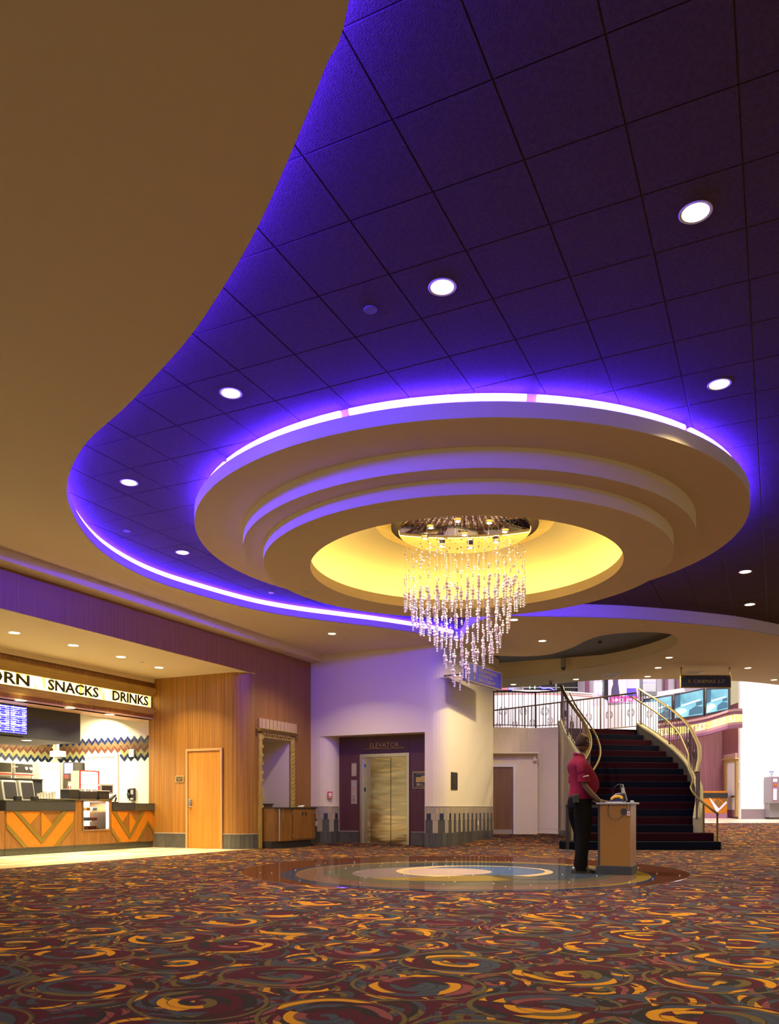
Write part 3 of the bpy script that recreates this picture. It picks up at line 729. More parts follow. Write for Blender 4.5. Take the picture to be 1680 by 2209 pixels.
for i, (y, z, mk, w_) in enumerate(((12.42, 0.452, 'red', 0.10), (12.55, 0.452, 'orange', 0.12), (12.72, 0.452, 'red', 0.11), (12.88, 0.452, 'orange', 0.1), (12.45, 0.634, 'red', 0.12), (12.62, 0.634, 'grey', 0.14), (12.82, 0.634, 'red', 0.1), (12.45, 0.844, 'grey', 0.12), (12.62, 0.844, 'orange', 0.10), (12.8, 0.844, 'grey', 0.12))):
    o = tag(MB().box(-0.1, -w_/2, 0, 0.1, w_/2, 0.07).build('snack_box', M[mk], bevel=0.008), ('left', 'second', 'third', 'right')[i] + ' %s packet on the bottom shelf of the lit snack case' % mk if i < 4 else ('left', 'middle', 'right')[(i-4) % 3] + ' %s packet on the %s shelf of the lit snack case' % (mk, 'middle' if i < 7 else 'top'), 'snack', 'snacks in the lit glass case')
    o.location = (VC-0.22, y, z)
c3 = counter_cab(13.165, UD-0.005, 'snack counter section with an orange zigzag, beside the wooden door')
panels(c3, VC, 0, [('panel', 'orange', 0.006, [(800,1200),(1110,1690),(1375,1200),(1480,1200),(1615,1430),(1615,1640),(1430,1360),(1235,1715),(1110,1725),(970,1735),(800,1470)]),
    ('panel', 'orange', 0.006, [(880,1200),(1105,1205),(990,1390)]), ('panel', 'orange', 0.006, [(1113,1208),(1230,1395),(1113,1590)]), ('panel', 'orange', 0.006, [(1540,1195),(1615,1195),(1615,1325)]),
    ('band', 'brass', 0.016, [(805,1195),(870,1200),(1110,1600),(1110,1690)]), ('band', 'brass', 0.016, [(1110,1690),(1110,1600),(1320,1200),(1375,1200)]),
    ('band', 'brass', 0.012, [(800,1470),(970,1735),(920,1740),(800,1560)]), ('band', 'brass', 0.012, [(1430,1355),(1610,1640),(1610,1700),(1430,1425),(1280,1715),(1235,1720)]),
    ('band', 'brass', 0.012, [(1480,1195),(1540,1195),(1615,1330),(1615,1430)])], 140, 1600, 8.0, 0.142, 0.845)
c0 = counter_cab(9.0, 10.495, 'brown counter section at the left edge of the photo')
# aprons / worktops
def apron(y0, y1, z0, z1, label, dx=0.0):
    t = thing('worktop', label, 'countertop', (VC, (y0+y1)/2, z0), group=None)
    sub(MB().box(VC-0.72, y0, z0, VC+0.03+dx, y1, z1), t).build('apron', M['blackm'] if dx == 0 else M['stone'], t, bevel=0.008)
    sub(MB().box(VC-0.76, y0, z1, VC+0.035+dx, y1, z1+0.008), t).build('top', M['stone'], t)
    return t
apron(10.49, 12.14, 0.847, 1.03, 'thick black counter edge over the big orange V')
apron(13.17, 13.83, 0.847, 1.008, 'black counter edge between snack case and lower end')
apron(13.835, UD-0.005, 0.847, 0.995, 'grey stone counter end beside the door wall', 0.01)
sub(MB().box(VC-0.72, 13.835, 0.847, VC+0.035, UD-0.005, 0.855), c3).build('edge_strip', M['steel'], c3)

# things on the counter
def pos_terminal(px, label, mk):
    y, _ = onv(px, 1700, VC-0.3)
    t = thing('cash_register', label, 'cash register', (VC-0.42, y, 1.038))
    b = MB(); b.add([(0.10,-0.17,0),(0.10,0.17,0),(-0.22,0.17,0),(-0.22,-0.17,0),(0.02,-0.17,0.40),(0.02,0.17,0.40),(-0.10,0.17,0.40),(-0.10,-0.17,0.40)], [(0,1,2,3),(7,6,5,4),(4,5,1,0),(5,6,2,1),(6,7,3,2),(7,4,0,3)])
    b.build('body', M['grey'], t, bevel=0.02)
    MB().add([(0.096,-0.135,0.05),(0.096,0.135,0.05),(0.031,0.135,0.36),(0.031,-0.135,0.36)], [(0,1,2,3)]).build('screen', M['black'], t, fix=False)
    MB().add([(0.094,-0.11,0.07),(0.094,0.11,0.07),(0.063,0.11,0.22),(0.063,-0.11,0.22)], [(0,1,2,3)]).build('picture', M[mk], t, fix=False)
    pc = t.children[-1]; pc.location.x += 0.006
    b = MB(); b.box(0.16, -0.02, 0.0, 0.26, 0.10, 0.09); b.build('card_reader', M['black'], t, bevel=0.01)
    return t
M['posred'] = mat('red_screen_picture', (0.5, 0.05, 0.03), 0.3, noise=(14, 0.7), emit=(0.6, 0.08, 0.05), estr=0.6)
M['posblue'] = mat('blue_screen_picture', (0.05, 0.12, 0.4), 0.3, noise=(14, 0.7), emit=(0.1, 0.25, 0.6), estr=0.6)
pos_terminal(27, 'left cash register with a red picture on its screen', 'posred')
pos_terminal(64, 'right cash register with a blue picture on its screen', 'posblue')
y, _ = onv(52, 1700, VC-0.55)
t = thing('counter_riser', 'long dark grey divider standing behind the registers', 'divider', (VC-0.66, 11.0, 1.038))
MB().box(-0.02, -1.2, 0, 0.02, 0.9, 0.43).build('board', M['blackm'], t); MB().box(-0.06, -1.2, 0.43, 0.05, 0.9, 0.45).build('top_rail', M['stone'], t)
def blk(name, label, cat, pa, pb, zb, zt, v, mk, depth=0.25, extra=None):
    y0, y1 = onv(pa, 1700, v)[0], onv(pb, 1700, v)[0]
    t = thing(name, label, cat, (v-depth/2, (y0+y1)/2, zb))
    w_ = (y1-y0)/2
    MB().box(-depth/2, -w_, 0.012, depth/2, w_, zt-zb).build('body', M[mk], t, bevel=0.012)
    f_ = MB(); f_.box(-depth/2+0.02, -w_+0.02, 0, depth/2-0.02, w_-0.02, 0.012); f_.build('foot', M['steel'], t)
    return t, w_
t, w_ = blk('receipt_printer', 'black box on the counter left of the glowing warmer', 'printer', 149, 172, 1.082, 1.28, VC-0.1, 'black')
MB().box(-0.13, -w_, 0.196, 0.13, w_, 0.21).build('lid', M['plastic'], t)
t, w_ = blk('popcorn_salt_tray', 'row of black condiment bins in front of the glowing warmer', 'tray', 173.5, 210.5, 1.082, 1.25, VC-0.08, 'black', depth=0.2)
for i in range(3): MB().cyl((0.0, -w_+0.14+i*0.17, 0.168), 0.055, 0.05, 12).build('bin', M['grey'], t)
t, w_ = blk('cash_box', 'black box on the counter right of the glowing warmer', 'box', 214.5, 236, 1.082, 1.26, VC-0.08, 'black', depth=0.22)
MB().box(-0.13, -w_, 0.178, 0.13, w_, 0.192).build('lid', M['plastic'], t)
# glowing red-edged warmer
y0, y1 = onv(168, 1700, VC-0.45)[0], onv(209, 1700, VC-0.45)[0]
t = thing('food_warmer', 'glowing white food warmer with a red edge on the counter', 'food warmer', (VC-0.5, (y0+y1)/2, 1.082)); w_ = (y1-y0)/2
MB().box(-0.16, -w_, 0, 0.14, w_, 0.12).build('base', M['steel'], t, bevel=0.01)
b = MB(); b.box(0.09, -w_, 0.12, 0.12, -w_+0.02, 0.60); b.box(0.09, w_-0.02, 0.12, 0.12, w_, 0.60); b.box(0.09, -w_, 0.60, 0.12, w_, 0.62); b.build('red_frame', M['red'], t)
MB().box(-0.15, -w_, 0.12, 0.085, w_, 0.61).build('housing', M['plastic'], t)
MB().box(0.086, -w_+0.03, 0.14, 0.10, w_-0.03, 0.585).build('glow_panel', M['caseglow'], t, bevel=0.01)
MB().box(-0.14, -w_+0.02, 0.30, 0.16, w_-0.02, 0.325).build('shelf', M['plastic'], t)
# small monitor + card terminal behind
t = thing('card_terminal', 'small black card terminal on a tilted stand, right of the snack case', 'card terminal', (VC-0.28, onv(248, 1720, VC-0.28)[0], 1.016))
MB().cyl((0, 0, 0), 0.07, 0.02, 16).build('base', M['black'], t); MB().tube([(0, 0, 0.02), (0.02, 0.02, 0.12)], 0.02, 8).build('stem', M['black'], t)
b = MB().box(-0.07, -0.1, 0.10, 0.05, 0.12, 0.15); o = b.build('keypad', M['black'], t, bevel=0.01); o.rotation_euler = (0.5, -0.3, 0)
t = thing('register_screen', 'small tilted grey register screen right of the warmer', 'screen', (VC-0.62, onv(227, 1700, VC-0.62)[0], 1.016))
MB().tube([(0, 0, 0), (0, 0, 0.2)], 0.03, 8).build('stem', M['grey'], t)
b = MB().box(-0.03, -0.2, 0.2, 0.05, 0.2, 0.42); b.build('housing', M['grey'], t, bevel=0.02); MB().box(0.05, -0.15, 0.24, 0.055, 0.15, 0.38).build('screen', M['black'], t)
# wall phone
y = -13.69
t = thing('wall_phone', 'black wall phone beside the white service door', 'phone', (-13.70, 14.59, 1.22))
MB().box(-0.09, -0.06, -0.15, 0.09, 0, 0.15).build('body', M['black'], t, bevel=0.02)
MB().tube([(-0.06, -0.08, -0.10), (-0.075, -0.10, 0), (-0.06, -0.08, 0.11)], [0.032, 0.02, 0.032], 10).build('handset', M['black'], t, smooth=True)
MB().box(-0.02, -0.066, 0.0, 0.06, -0.058, 0.10).build('keypad', M['grey'], t); MB().box(-0.03, -0.066, -0.12, 0.06, -0.058, -0.09).build('label_strip', M['plastic'], t)
MB().tube([(-0.03, -0.05, -0.15), (-0.05, -0.06, -0.25), (0.0, -0.06, -0.3)], 0.008, 6).build('cord', M['plastic'], t)
t = thing('thermostat', 'small white box on the herringbone tiles right of the white door', 'thermostat', (-13.72, 14.585, 2.10))
MB().box(-0.07, -0.04, 0, 0.07, 0, 0.18).build('housing', M['plastic'], t, bevel=0.008); MB().box(-0.035, -0.045, 0.10, 0.035, -0.04, 0.15).build('display', M['grey'], t)

# behind the counter along the back wall
def on_back(px0, px1, d):
    v = -16.24+d; return v, onv(px0, 1700, v)[0], onv(px1, 1700, v)[0]
def popcorn(px0, px1, label):
    v, y0, y1 = on_back(px0, px1, 0.75)
    t = thing('popcorn_machine', label, 'popcorn machine', (v-0.35, (y0+y1)/2, 0.0)); w_ = (y1-y0)/2
    MB().box(-0.33, -w_, 0, 0.33, w_, 0.95).build('cabinet', M['plastic'], t, bevel=0.01)
    b = MB()
    for a in (-1, 1):
        for e in (-1, 1): b.box(a*0.33-a*0.03, e*w_-e*0.03, 0.95, a*0.33, e*w_, 1.62)
    b.build('frame', M['plastic'], t)
    MB().box(-0.30, -w_+0.03, 0.96, -0.28, w_-0.03, 1.60).build('back_panel', M['plastic'], t)
    b = MB()
    for k in range(90): b.ico((random.uniform(-0.2, 0.25), random.uniform(-w_+0.06, w_-0.06), 0.97+abs(random.gauss(0, 0.08))), 0.03, 1)
    M.setdefault('pop', mat('popcorn', (0.85, 0.75, 0.45), 0.8)); o = b.build('popcorn', M['pop'], t); o['kind'] = 'stuff'
    MB().cyl((0.0, 0, 1.30), 0.14, 0.16, 16, 0.16).build('kettle', M['steel'], t, smooth=True)
    MB().box(0.322, -w_+0.03, 0.98, 0.326, w_-0.03, 1.60).build('glass_pane', M['glass'], t)
    MB().box(-0.33, -w_, 1.62, 0.33, w_, 1.92).build('hood', M['plastic'], t, bevel=0.01)
    MB().box(0.325, -w_+0.02, 1.70, 0.335, w_-0.02, 1.90).build('control_panel', M['black'] if px1 > 60 else M['stone'], t)
    if px1 > 60:
        for a in (0.05, 0.17): MB().cyl((0, 0, 0), 0.035, 0.02, 12).build('dial', M['plastic'], t).location = (0.335, a, 1.80)
        MB().box(0.335, -0.30, 1.82, 0.338, -0.17, 1.84).build('switch_row', M['plastic'], t)
        for ch in t.children:
            if ch.name.startswith('dial'): ch.rotation_euler = (0, PI/2, 0)
    MB().box(0.33, -w_, 1.645, 0.34, w_, 1.672).build('red_stripe', M['red'], t)
    lamp('warmer_lamp', (v-0.35, (y0+y1)/2, 1.58), 9, (1, 0.92, 0.7), 0.3, (v-0.35, (y0+y1)/2, 0), 160)
popcorn(-4, 27, 'popcorn machine at the left photo edge with an olive top panel')
popcorn(33, 73, 'popcorn machine with black dial panel and red stripe')
v, y0, y1 = on_back(85, 130, 0.62)
t = thing('tall_white_cabinet', 'tall white cabinet with six small vents near its top', 'cabinet', (v-0.3, (y0+y1)/2, 0)); w_ = (y1-y0)/2
MB().box(-0.3, -w_, 0, 0.3, w_, 1.98).build('body', M['plastic'], t, bevel=0.01)
for k in range(6): MB().box(0.3, -w_+0.07+k*0.085, 1.80, 0.304, -w_+0.13+k*0.085, 1.90).build('vent', M['beigetile'], t)
v, y0, y1 = on_back(131, 136, 0.62)
t = thing('menu_pillar', 'narrow grey panel between the white cabinet and the monitor', 'panel', (v-0.3, (y0+y1)/2, 0))
MB().box(-0.3, -(y1-y0)/2+0.01, 0, 0.3, (y1-y0)/2, 1.98).build('post', M['grey'], t); MB().box(-0.3, -(y1-y0)/2, 1.98, 0.3, (y1-y0)/2, 1.99).build('cap', M['plastic'], t)
# drink station under the monitor, on the herringbone wall
x0, x1 = onu(132, 1700, 14.1)[0], -15.24
t = thing('drink_station', 'drink dispenser with dark taps under the small monitor', 'drink dispenser', ((x0+x1)/2, 14.30, 0)); w_ = (x1-x0)/2
MB().box(-w_, -0.2, 0, w_, 0.28, 1.15).build('cabinet', M['plastic'], t, bevel=0.01)
MB().box(-w_, 0.0, 1.15, w_, 0.28, 1.55).build('dispenser', M['plastic'], t, bevel=0.01)
for k in range(5):
    MB().cyl((-w_+0.07+k*0.09, -0.05, 1.30), 0.028, 0.13, 8, 0.02).build('tap', M['black'] if k else M['red'], t)
x0, x1 = onu(137, 1650, 14.25)[0], -15.23
t = thing('small_monitor', 'small monitor with a blue white picture on the herringbone wall', 'monitor', ((x0+x1)/2, 14.25, 1.58)); w_ = (x1-x0)/2
MB().box(-w_, 0, 0.0, w_, 0.34, 0.42).build('housing', M['black'], t, bevel=0.01)
M['monpic'] = mat('monitor_picture', (0.1, 0.1, 0.3), 0.3, noise=(9, 0.9), emit=(0.45, 0.45, 1.0), estr=1.3)
MB().box(-w_+0.03, -0.004, 0.15, w_-0.03, 0.0, 0.40).build('screen', M['monpic'], t)
MB().box(-w_+0.04, -0.004, 0.03, -w_+0.16, 0.0, 0.12).build('notice', M['red'], t)
# stack of clear cups on the counter (seen as a bright cluster)
M['cup'] = mat('clear_plastic_cup', (0.9, 0.88, 0.8), 0.15, trans=0.4)
for i, px in enumerate((83, 89.5, 96, 102.5, 109, 115.5)):
    v = VC-0.55; y = onv(px, 1700, v)[0]
    o = tag(MB().lathe([(0.03, 0), (0.038, 0.11+0.02*(i % 3)), (0.041, 0.115+0.02*(i % 3))], n=14).build('plastic_cup', M['cup'], smooth=True), ('leftmost', 'second', 'third', 'fourth', 'fifth', 'rightmost')[i]+' clear plastic cup in the bright row left of the warmer', 'cup', 'cups on the counter')
    o.location = (v, y, 1.04 if y < 12.14 and False else 1.083)
t = thing('cup_shelf', 'low bright shelf carrying the clear cups', 'shelf', (VC-0.55, onv(98, 1700, VC-0.55)[0], 1.038))
MB().box(-0.08, -0.34, 0.03, 0.08, 0.34, 0.044).build('board', M['plastic'], t); MB().box(-0.06, -0.3, 0, 0.06, 0.3, 0.03).build('foot', M['steel'], t)

# ================================================================ DOOR WALL, NICHE
def door(name, label, cx_, y, w_, h, mleaf, mframe, fw=0.06):
    t = thing(name, label, 'door', (cx_, y, 0))
    MB().box(-w_/2, -0.012, 0.005, w_/2, 0.02, h).build('door_leaf', M[mleaf], t, bevel=0.002)
    b = MB(); b.box(-w_/2-fw, -0.04, 0, -w_/2-0.004, 0.015, h+fw); b.box(w_/2+0.004, -0.04, 0, w_/2+fw, 0.015, h+fw); b.box(-w_/2-0.004, -0.04, h+0.004, w_/2+0.004, 0.015, h+fw)
    b.build('door_frame', M[mframe], t, bevel=0.004)
    return t
t = door('wooden_door', 'honey-coloured wooden door with a keypad lever lock', -11.497, UD-0.005, 0.885, 2.16, 'doorwood', 'trimwood')
b = MB(); b.box(-0.42, -0.05, 0.98, -0.34, -0.012, 1.10); b.box(-0.405, -0.055, 0.92, -0.355, -0.012, 0.98); b.build('lock', M['steel'], t, bevel=0.008)
MB().tube([(-0.38, -0.05, 0.93), (-0.38, -0.075, 0.93), (-0.26, -0.075, 0.925)], 0.011, 8).build('handle', M['steel'], t)
t = thing('door_plaque', 'small framed bronze plaque left of the wooden door', 'sign', (-12.19, UD-0.004, 1.55))
MB().box(-0.115, -0.018, -0.075, 0.115, 0, 0.075).build('frame', M['gold'], t, bevel=0.006); MB().box(-0.09, -0.021, -0.055, 0.09, -0.018, 0.055).build('plate', M['iron'], t)
text_obj('lettering', 'EMPLOYEES', (-0.07, -0.0215, 0.008), (1, 0, 0), 0.14, 0.024, M['gold'], t, 0.001); text_obj('lettering', 'ONLY', (-0.035, -0.0215, -0.032), (1, 0, 0), 0.07, 0.024, M['gold'], t, 0.001)

# base tiles along wood walls: individual tiles of charcoal
def tile_course(parent, path, z0, z1, w_, mats_, nm='wall_tile', t_=0.012, gap=0.003, phase=0.0, pick=None):
    P = [Vector((*p, 0)) for p in path]; d = [0]
    for i in range(1, len(P)): d.append(d[-1]+(P[i]-P[i-1]).length)
    def pt(s):
        s = max(0, min(d[-1]-1e-6, s))
        for i in range(1, len(P)):
            if s <= d[i]: return P[i-1].lerp(P[i], (s-d[i-1])/(d[i]-d[i-1]))
        return P[-1]
    cache = {}; s = phase; k = 0
    while s < d[-1]-0.02:
        ww = w_ if not callable(w_) else w_(k)
        a, b_ = pt(max(s, 0)+gap/2), pt(min(s+ww, d[-1])-gap/2)
        m_ = pick(k) if pick else random.choice(mats_)
        L_ = (b_-a).length
        if m_ is not None and L_ > 0.015:
            key = (round(L_, 3), m_.name)
            if key not in cache:
                o = MB().box(0, -t_, 0, L_, 0, z1-z0-gap).build(nm, m_, None); cache[key] = o.data
            else: o = bpy.data.objects.new(nm, cache[key]); COL.objects.link(o)
            o.parent = parent; dd = (b_-a); o.location = (a.x, a.y, z0); o.rotation_euler = (0, 0, math.atan2(dd.y, dd.x))
        s += ww; k += 1
bt = [M['basetile'], M['basetile2']]
def cap_strip(name, path, z, off=0.018): return struct(MB().strip(path, [(0, z), (off, z), (off, z+0.012), (0, z+0.012)]).build(name, M['grout'], fix=False))
p1 = [(-12.93, UD), (-11.99, UD)]
s1 = cap_strip('baseboard_left', p1, 0.325); tile_course(s1, p1, 0.0, 0.325, 0.305, bt)
p2 = [(-10.99, UD), (-10.86, UD)]+arc(-10.86, UD+0.46, 0.46, -PI/2, 0, 8)[1:]+[(VW, 14.92)]
s2 = cap_strip('baseboard_left.001', p2, 0.325); tile_course(s2, p2, 0.0, 0.325, 0.10, bt)
p3 = [(VW, 16.3), (VW, 17.13)]
s3 = cap_strip('baseboard_left.002', p3, 0.325); tile_course(s3, p3, 0.0, 0.325, 0.15, bt)
# niche frame: pilasters, architrave with carved leaves, cornice, pleated crest
t = thing('niche_frame', 'gilded frame with carved twisted band and pleated crest around wall niche', 'frame', (VW, 15.63, 0))
HWN = 0.64
for s_ in (-1, 1):
    y0, y1 = (14.90, 15.02) if s_ < 0 else (16.20, 16.36)
    sub(MB().box(VW-0.02, y0, 0.0 if s_ < 0 else 0.90, VW+0.045, y1, 2.56), t).build('pilaster', M['gold'], t, bevel=0.008)
    b = MB()
    n = 9 if s_ < 0 else 8
    for k in range(n*2 if s_ > 0 else n):
        z = 2.45-k*(0.19 if s_ < 0 else 0.095)
        if z < 1.0 and s_ > 0: break
        yy = y1 if s_ < 0 else y0+0.08
        b.tube([(VW+0.046, yy-0.045, z-0.05), (VW+0.062, yy, z), (VW+0.046, yy+0.035 if s_ > 0 else yy+0.005, z+0.055)], [0.006, 0.020, 0.005], 6)
    sub(b, t).build('carved_leaves', M['gold'], t, smooth=True)
sub(MB().box(VW-0.02, 15.02, 2.47, VW+0.04, 16.20, 2.60), t).build('architrave', M['gold'], t, bevel=0.006)
b = MB()
for k in range(11):
    yy = 15.06+k*0.108
    b.tube([(VW+0.042, yy, 2.58), (VW+0.058, yy+0.045, 2.54), (VW+0.042, yy+0.10, 2.50)], [0.005, 0.022, 0.005], 6)
sub(b, t).build('carved_band', M['gold'], t, smooth=True)
b = MB(); b.box(VW, 14.88, 2.60, VW+0.07, 16.40, 2.625); b.box(VW, 14.86, 2.625, VW+0.11, 16.42, 2.65); b.box(VW, 14.84, 2.65, VW+0.14, 16.45, 2.67)
sub(b, t).build('cornice', M['gold'], t, bevel=0.006)
M['crest'] = mat('pale_pleated_wood', (0.52, 0.36, 0.19), 0.5)
for k in range(20):
    yy = 14.905+k*0.0755
    o = sub(MB().box(VW, yy, 2.67, VW+0.055+0.012*(k % 2), yy+0.072, 2.89-0.006*(k % 2)), t).build('pleat', M['crest'], t, bevel=0.008)
# condiment cabinet in the niche
t = thing('condiment_cabinet', 'brown wood cabinet with two doors and a rounded end in the niche', 'cabinet', (-10.3, 15.65, 0))
prof = [(-11.2, 15.03), (-10.55, 15.03)]+arc(-10.28, 15.30, 0.27, -PI/2, 0, 6)[1:]+[(-10.01, 16.62), (-10.37, 16.62), (-10.37, 16.18), (-11.2, 16.18)]
prof = [(-11.2, 15.03), (-10.20, 15.03), (-10.08, 15.06), (-9.99, 15.14), (-9.95, 15.24), (-9.95, 15.50), (-9.95, 16.62), (-10.37, 16.62), (-10.37, 16.18), (-11.2, 16.18)]
sub(MB().prism(prof, 0.16, 0.885), t).build('body', M['cab'], t)
sub(MB().prism([(x-0.06 if x > -10.3 else x, min(y, 16.5)) for x, y in prof], 0.0, 0.16), t).build('kick', M['black'], t)
sub(MB().prism([(x+0.03 if x > -10.3 else x, y+(0.02 if y > 16.5 else 0)) for x, y in prof], 0.885, 0.915), t).build('worktop', M['black'], t)
sub(MB().box(-11.2, 15.03, 0.915, -10.75, 16.0, 0.975), t).build('backsplash', M['cab'], t); sub(MB().box(-11.2, 15.03, 0.975, -10.72, 16.02, 1.0), t).build('shelf', M['black'], t)
sub(MB().tube([(-9.985, 15.13, 0.165), (-9.985, 15.13, 0.88)], 0.016, 8), t).build('chrome_strip', M['steel'], t)
for a, (y0, y1) in enumerate(((15.60, 16.08), (16.085, 16.565))):
    dd = sub(MB().box(-9.95, y0, 0.19, -9.932, y1, 0.87), t).build('cabinet_door', M['cab'], t, bevel=0.002)
    yy = y1-0.07 if a == 0 else y0+0.07
    hh = sub(MB().ico((-9.925, yy, 0.77), 0.035, 2, (0.35, 0.8, 1.3)), t).build('pull', M['black'], dd, smooth=True)
    for z in (0.28, 0.80): sub(MB().box(-9.936, (y0-0.012) if a == 0 else y1-0.002, z-0.04, -9.926, (y0+0.004) if a == 0 else y1+0.014, z+0.04), t).build('hinge', M['steel'], dd)
t = thing('crumpled_napkin', 'small crumpled white napkin on the niche cabinet top', 'napkin', (-10.12, 16.2, 0.917))
b = MB(); b.ico((0, 0, 0.02), 0.045, 2, (1.2, 1.5, 0.4)); b.v = [(x+random.gauss(0, 0.006), y+random.gauss(0, 0.01), max(0, z+random.gauss(0, 0.008))) for x, y, z in b.v]; b.build('paper', M['plastic'], t)
b = MB(); b.box(-0.05, 0.03, 0.0, 0.05, 0.14, 0.004); b.v = [(x, y, z+max(0, y-0.05)*0.5) for x, y, z in b.v]; b.build('corner', M['plastic'], t)

# ================================================================ WAINSCOT, ELEVATOR
def wains(parent, path, ph=0.0):
    B_ = [M['beigetile'], M['beigetile2'], M['beigetile']]; D_ = M['navytile']; K_ = M['basetile']
    tile_course(parent, path, 0.775, 0.93, 0.10, B_, phase=ph)
    tile_course(parent, path, 0.625, 0.775, 0.10, B_, phase=ph, pick=lambda k: D_ if k % 3 == 1 else B_[k % 2])
    tile_course(parent, path, 0.325, 0.625, (lambda k: 0.17 if k % 2 == 0 else 0.13), B_, phase=ph+0.065, pick=lambda k: K_ if k % 2 == 0 else B_[(k//2) % 2])
    if ph+0.075 > 0: pass
    tile_course(parent, path, 0.0, 0.325, 0.15, bt, phase=ph)
lp = [(VW+0.0, UE), (VL-0.36, UE)]+arc(VL-0.36, UE+0.36, 0.36, -PI/2, 0, 8)[1:]+[(VL, UA)]
w1 = cap_strip('baseboard_elevator', lp, 0.932); wains(w1, lp, -0.05)
rp = [(VR, UE)]+arc(VF-0.42, UE+0.42, 0.42, -PI/2, 0, 8)+[(VF, 20.75)]
w2_ = cap_strip('baseboard_elevator.001', rp, 0.932); wains(w2_, rp, -0.05)
for i, (x0, x1) in enumerate(((-9.845, FX0-0.05), (FX1+0.05, -7.37))):
    pth = [(x0, UA), (x1, UA)]; s_ = cap_strip('baseboard_alcove', pth, 0.325); tile_course(s_, pth, 0, 0.325, 0.30, bt)
# elevator
e = thing('elevator', 'brushed steel elevator doors with steel frame in the plum alcove', 'elevator', ((FX0+FX1)/2, UA, 0))
fw = 0.055; hx = (FX1-FX0)/2
b = MB(); b.box(-hx-0.01, -0.035, 0, -hx+fw, 0.16, FZ+0.01); b.box(hx-fw, -0.035, 0, hx+0.01, 0.16, FZ+0.01); b.box(-hx+fw, -0.035, FZ-0.07, hx-fw, 0.16, FZ+0.01)
b.build('door_frame', M['steel'], e, bevel=0.004)
M['elevsteel'] = mat('rippled_steel_door', (0.52, 0.44, 0.29), 0.2, 1.0)
nt = M['elevsteel'].node_tree; tc = nt.nodes.new('ShaderNodeTexCoord'); mp = nt.nodes.new('ShaderNodeMapping'); mp.inputs['Scale'].default_value = (0.8, 0.8, 3.0)
nz = nt.nodes.new('ShaderNodeTexNoise'); nz.inputs['Scale'].default_value = 1.6; nz.inputs['Detail'].default_value = 1.5; bp = nt.nodes.new('ShaderNodeBump'); bp.inputs['Strength'].default_value = 0.5; bp.inputs['Distance'].default_value = 0.035
nt.links.new(tc.outputs['Object'], mp.inputs[0]); nt.links.new(mp.outputs[0], nz.inputs['Vector']); nt.links.new(nz.outputs[0], bp.inputs['Height']); nt.links.new(bp.outputs[0], nt.nodes['Principled BSDF'].inputs['Normal'])
gx = -8.479-(FX0+FX1)/2
MB().box(-hx+0.17, 0.10, 0.02, gx-0.008, 0.13, FZ-0.07).build('door_leaf', M['elevsteel'], e); MB().box(gx+0.008, 0.10, 0.02, hx-fw, 0.13, FZ-0.07).build('door_leaf', M['elevsteel'], e)
b = MB(); b.box(-hx+fw, 0.02, 0, -hx+0.17, 0.13, FZ-0.07); b.build('return_panel', M['steel'], e)
MB().box(-hx+0.09, 0.015, 1.90, -hx+0.13, 0.02, 1.97).build('floor_marker', mat('blue_marker', (0.02, 0.06, 0.4), 0.4), e); MB().box(-hx+0.09, 0.012, 1.30, -hx+0.13, 0.02, 1.40).build('call_reader', M['black'], e)
MB().box(-hx, -0.03, 0, hx, 0.14, 0.018).build('sill', M['steel'], e)
MB().box(-hx-0.1, 0.14, 0, hx+0.1, 0.2, 2.3).build('shaft_back', M['black'], e)
t = thing('elevator_sign', 'dull gold ELEVATOR lettering over a gold bar above the steel doors', 'sign', (-8.6, UA, 2.33))
text_obj('letters', 'ELEVATOR', (-0.39, -0.012, 0.035), (1, 0, 0), 0.78, 0.115, M['gold'], t, 0.012); MB().box(-0.55, -0.03, 0, 0.55, 0, 0.022).build('bar', M['brass'], t)
for nm, lb, x0, x1, z0, z1, kids in (('hall_lantern', 'blank steel plate left of the elevator, the upper of two', -9.50, -9.36, 1.68, 2.0, 0), ('call_panel', 'steel elevator call panel with buttons, the lower of two plates', -9.51, -9.35, 1.0, 1.585, 1)):
    t = thing(nm, lb, 'panel', ((x0+x1)/2, UA, z0)); w_ = (x1-x0)/2
    MB().box(-w_, -0.012, 0, w_, 0, z1-z0).build('plate', M['beigetile2'], t, bevel=0.003)
    if kids:
        for z in (0.10, 0.18): MB().cyl((0, 0, 0), 0.018, 0.01, 12).build('button', M['steel'], t).location = (0, -0.012, z)
        for ch in t.children:
            if ch.name.startswith('button'): ch.rotation_euler = (PI/2, 0, 0)
        text_obj('lettering', '3-6', (-0.04, -0.0125, 0.36), (1, 0, 0), 0.08, 0.035, M['red'], t, 0.001)
        MB().box(-0.04, -0.0135, 0.43, 0.04, -0.012, 0.51).build('emblem', M['grey'], t); MB().box(-0.045, -0.0135, 0.24, 0.045, -0.012, 0.28).build('notice', M['grey'], t)
    else: MB().box(-0.05, -0.014, 0.03, 0.05, -0.012, 0.29).build('inset', M['beigetile'], t)
t = thing('evacuation_map', 'framed navy and gold evacuation map right of the elevator', 'sign', (-7.62, UA, 1.36))
MB().box(-0.23, -0.02, 0, 0.23, 0, 0.40).build('frame', M['gold'], t, bevel=0.004); MB().box(-0.21, -0.024, 0.02, 0.21, -0.02, 0.38).build('field', M['navytile'], t)
b = MB(); b.box(-0.14, -0.026, 0.15, 0.12, -0.024, 0.27); b.box(0.0, -0.026, 0.27, 0.14, -0.024, 0.30); b.build('floor_plan', M['gold'], t)
text_obj('lettering', 'EVACUATION PLAN', (-0.12, -0.0245, 0.335), (1, 0, 0), 0.24, 0.022, M['gold'], t, 0.001)
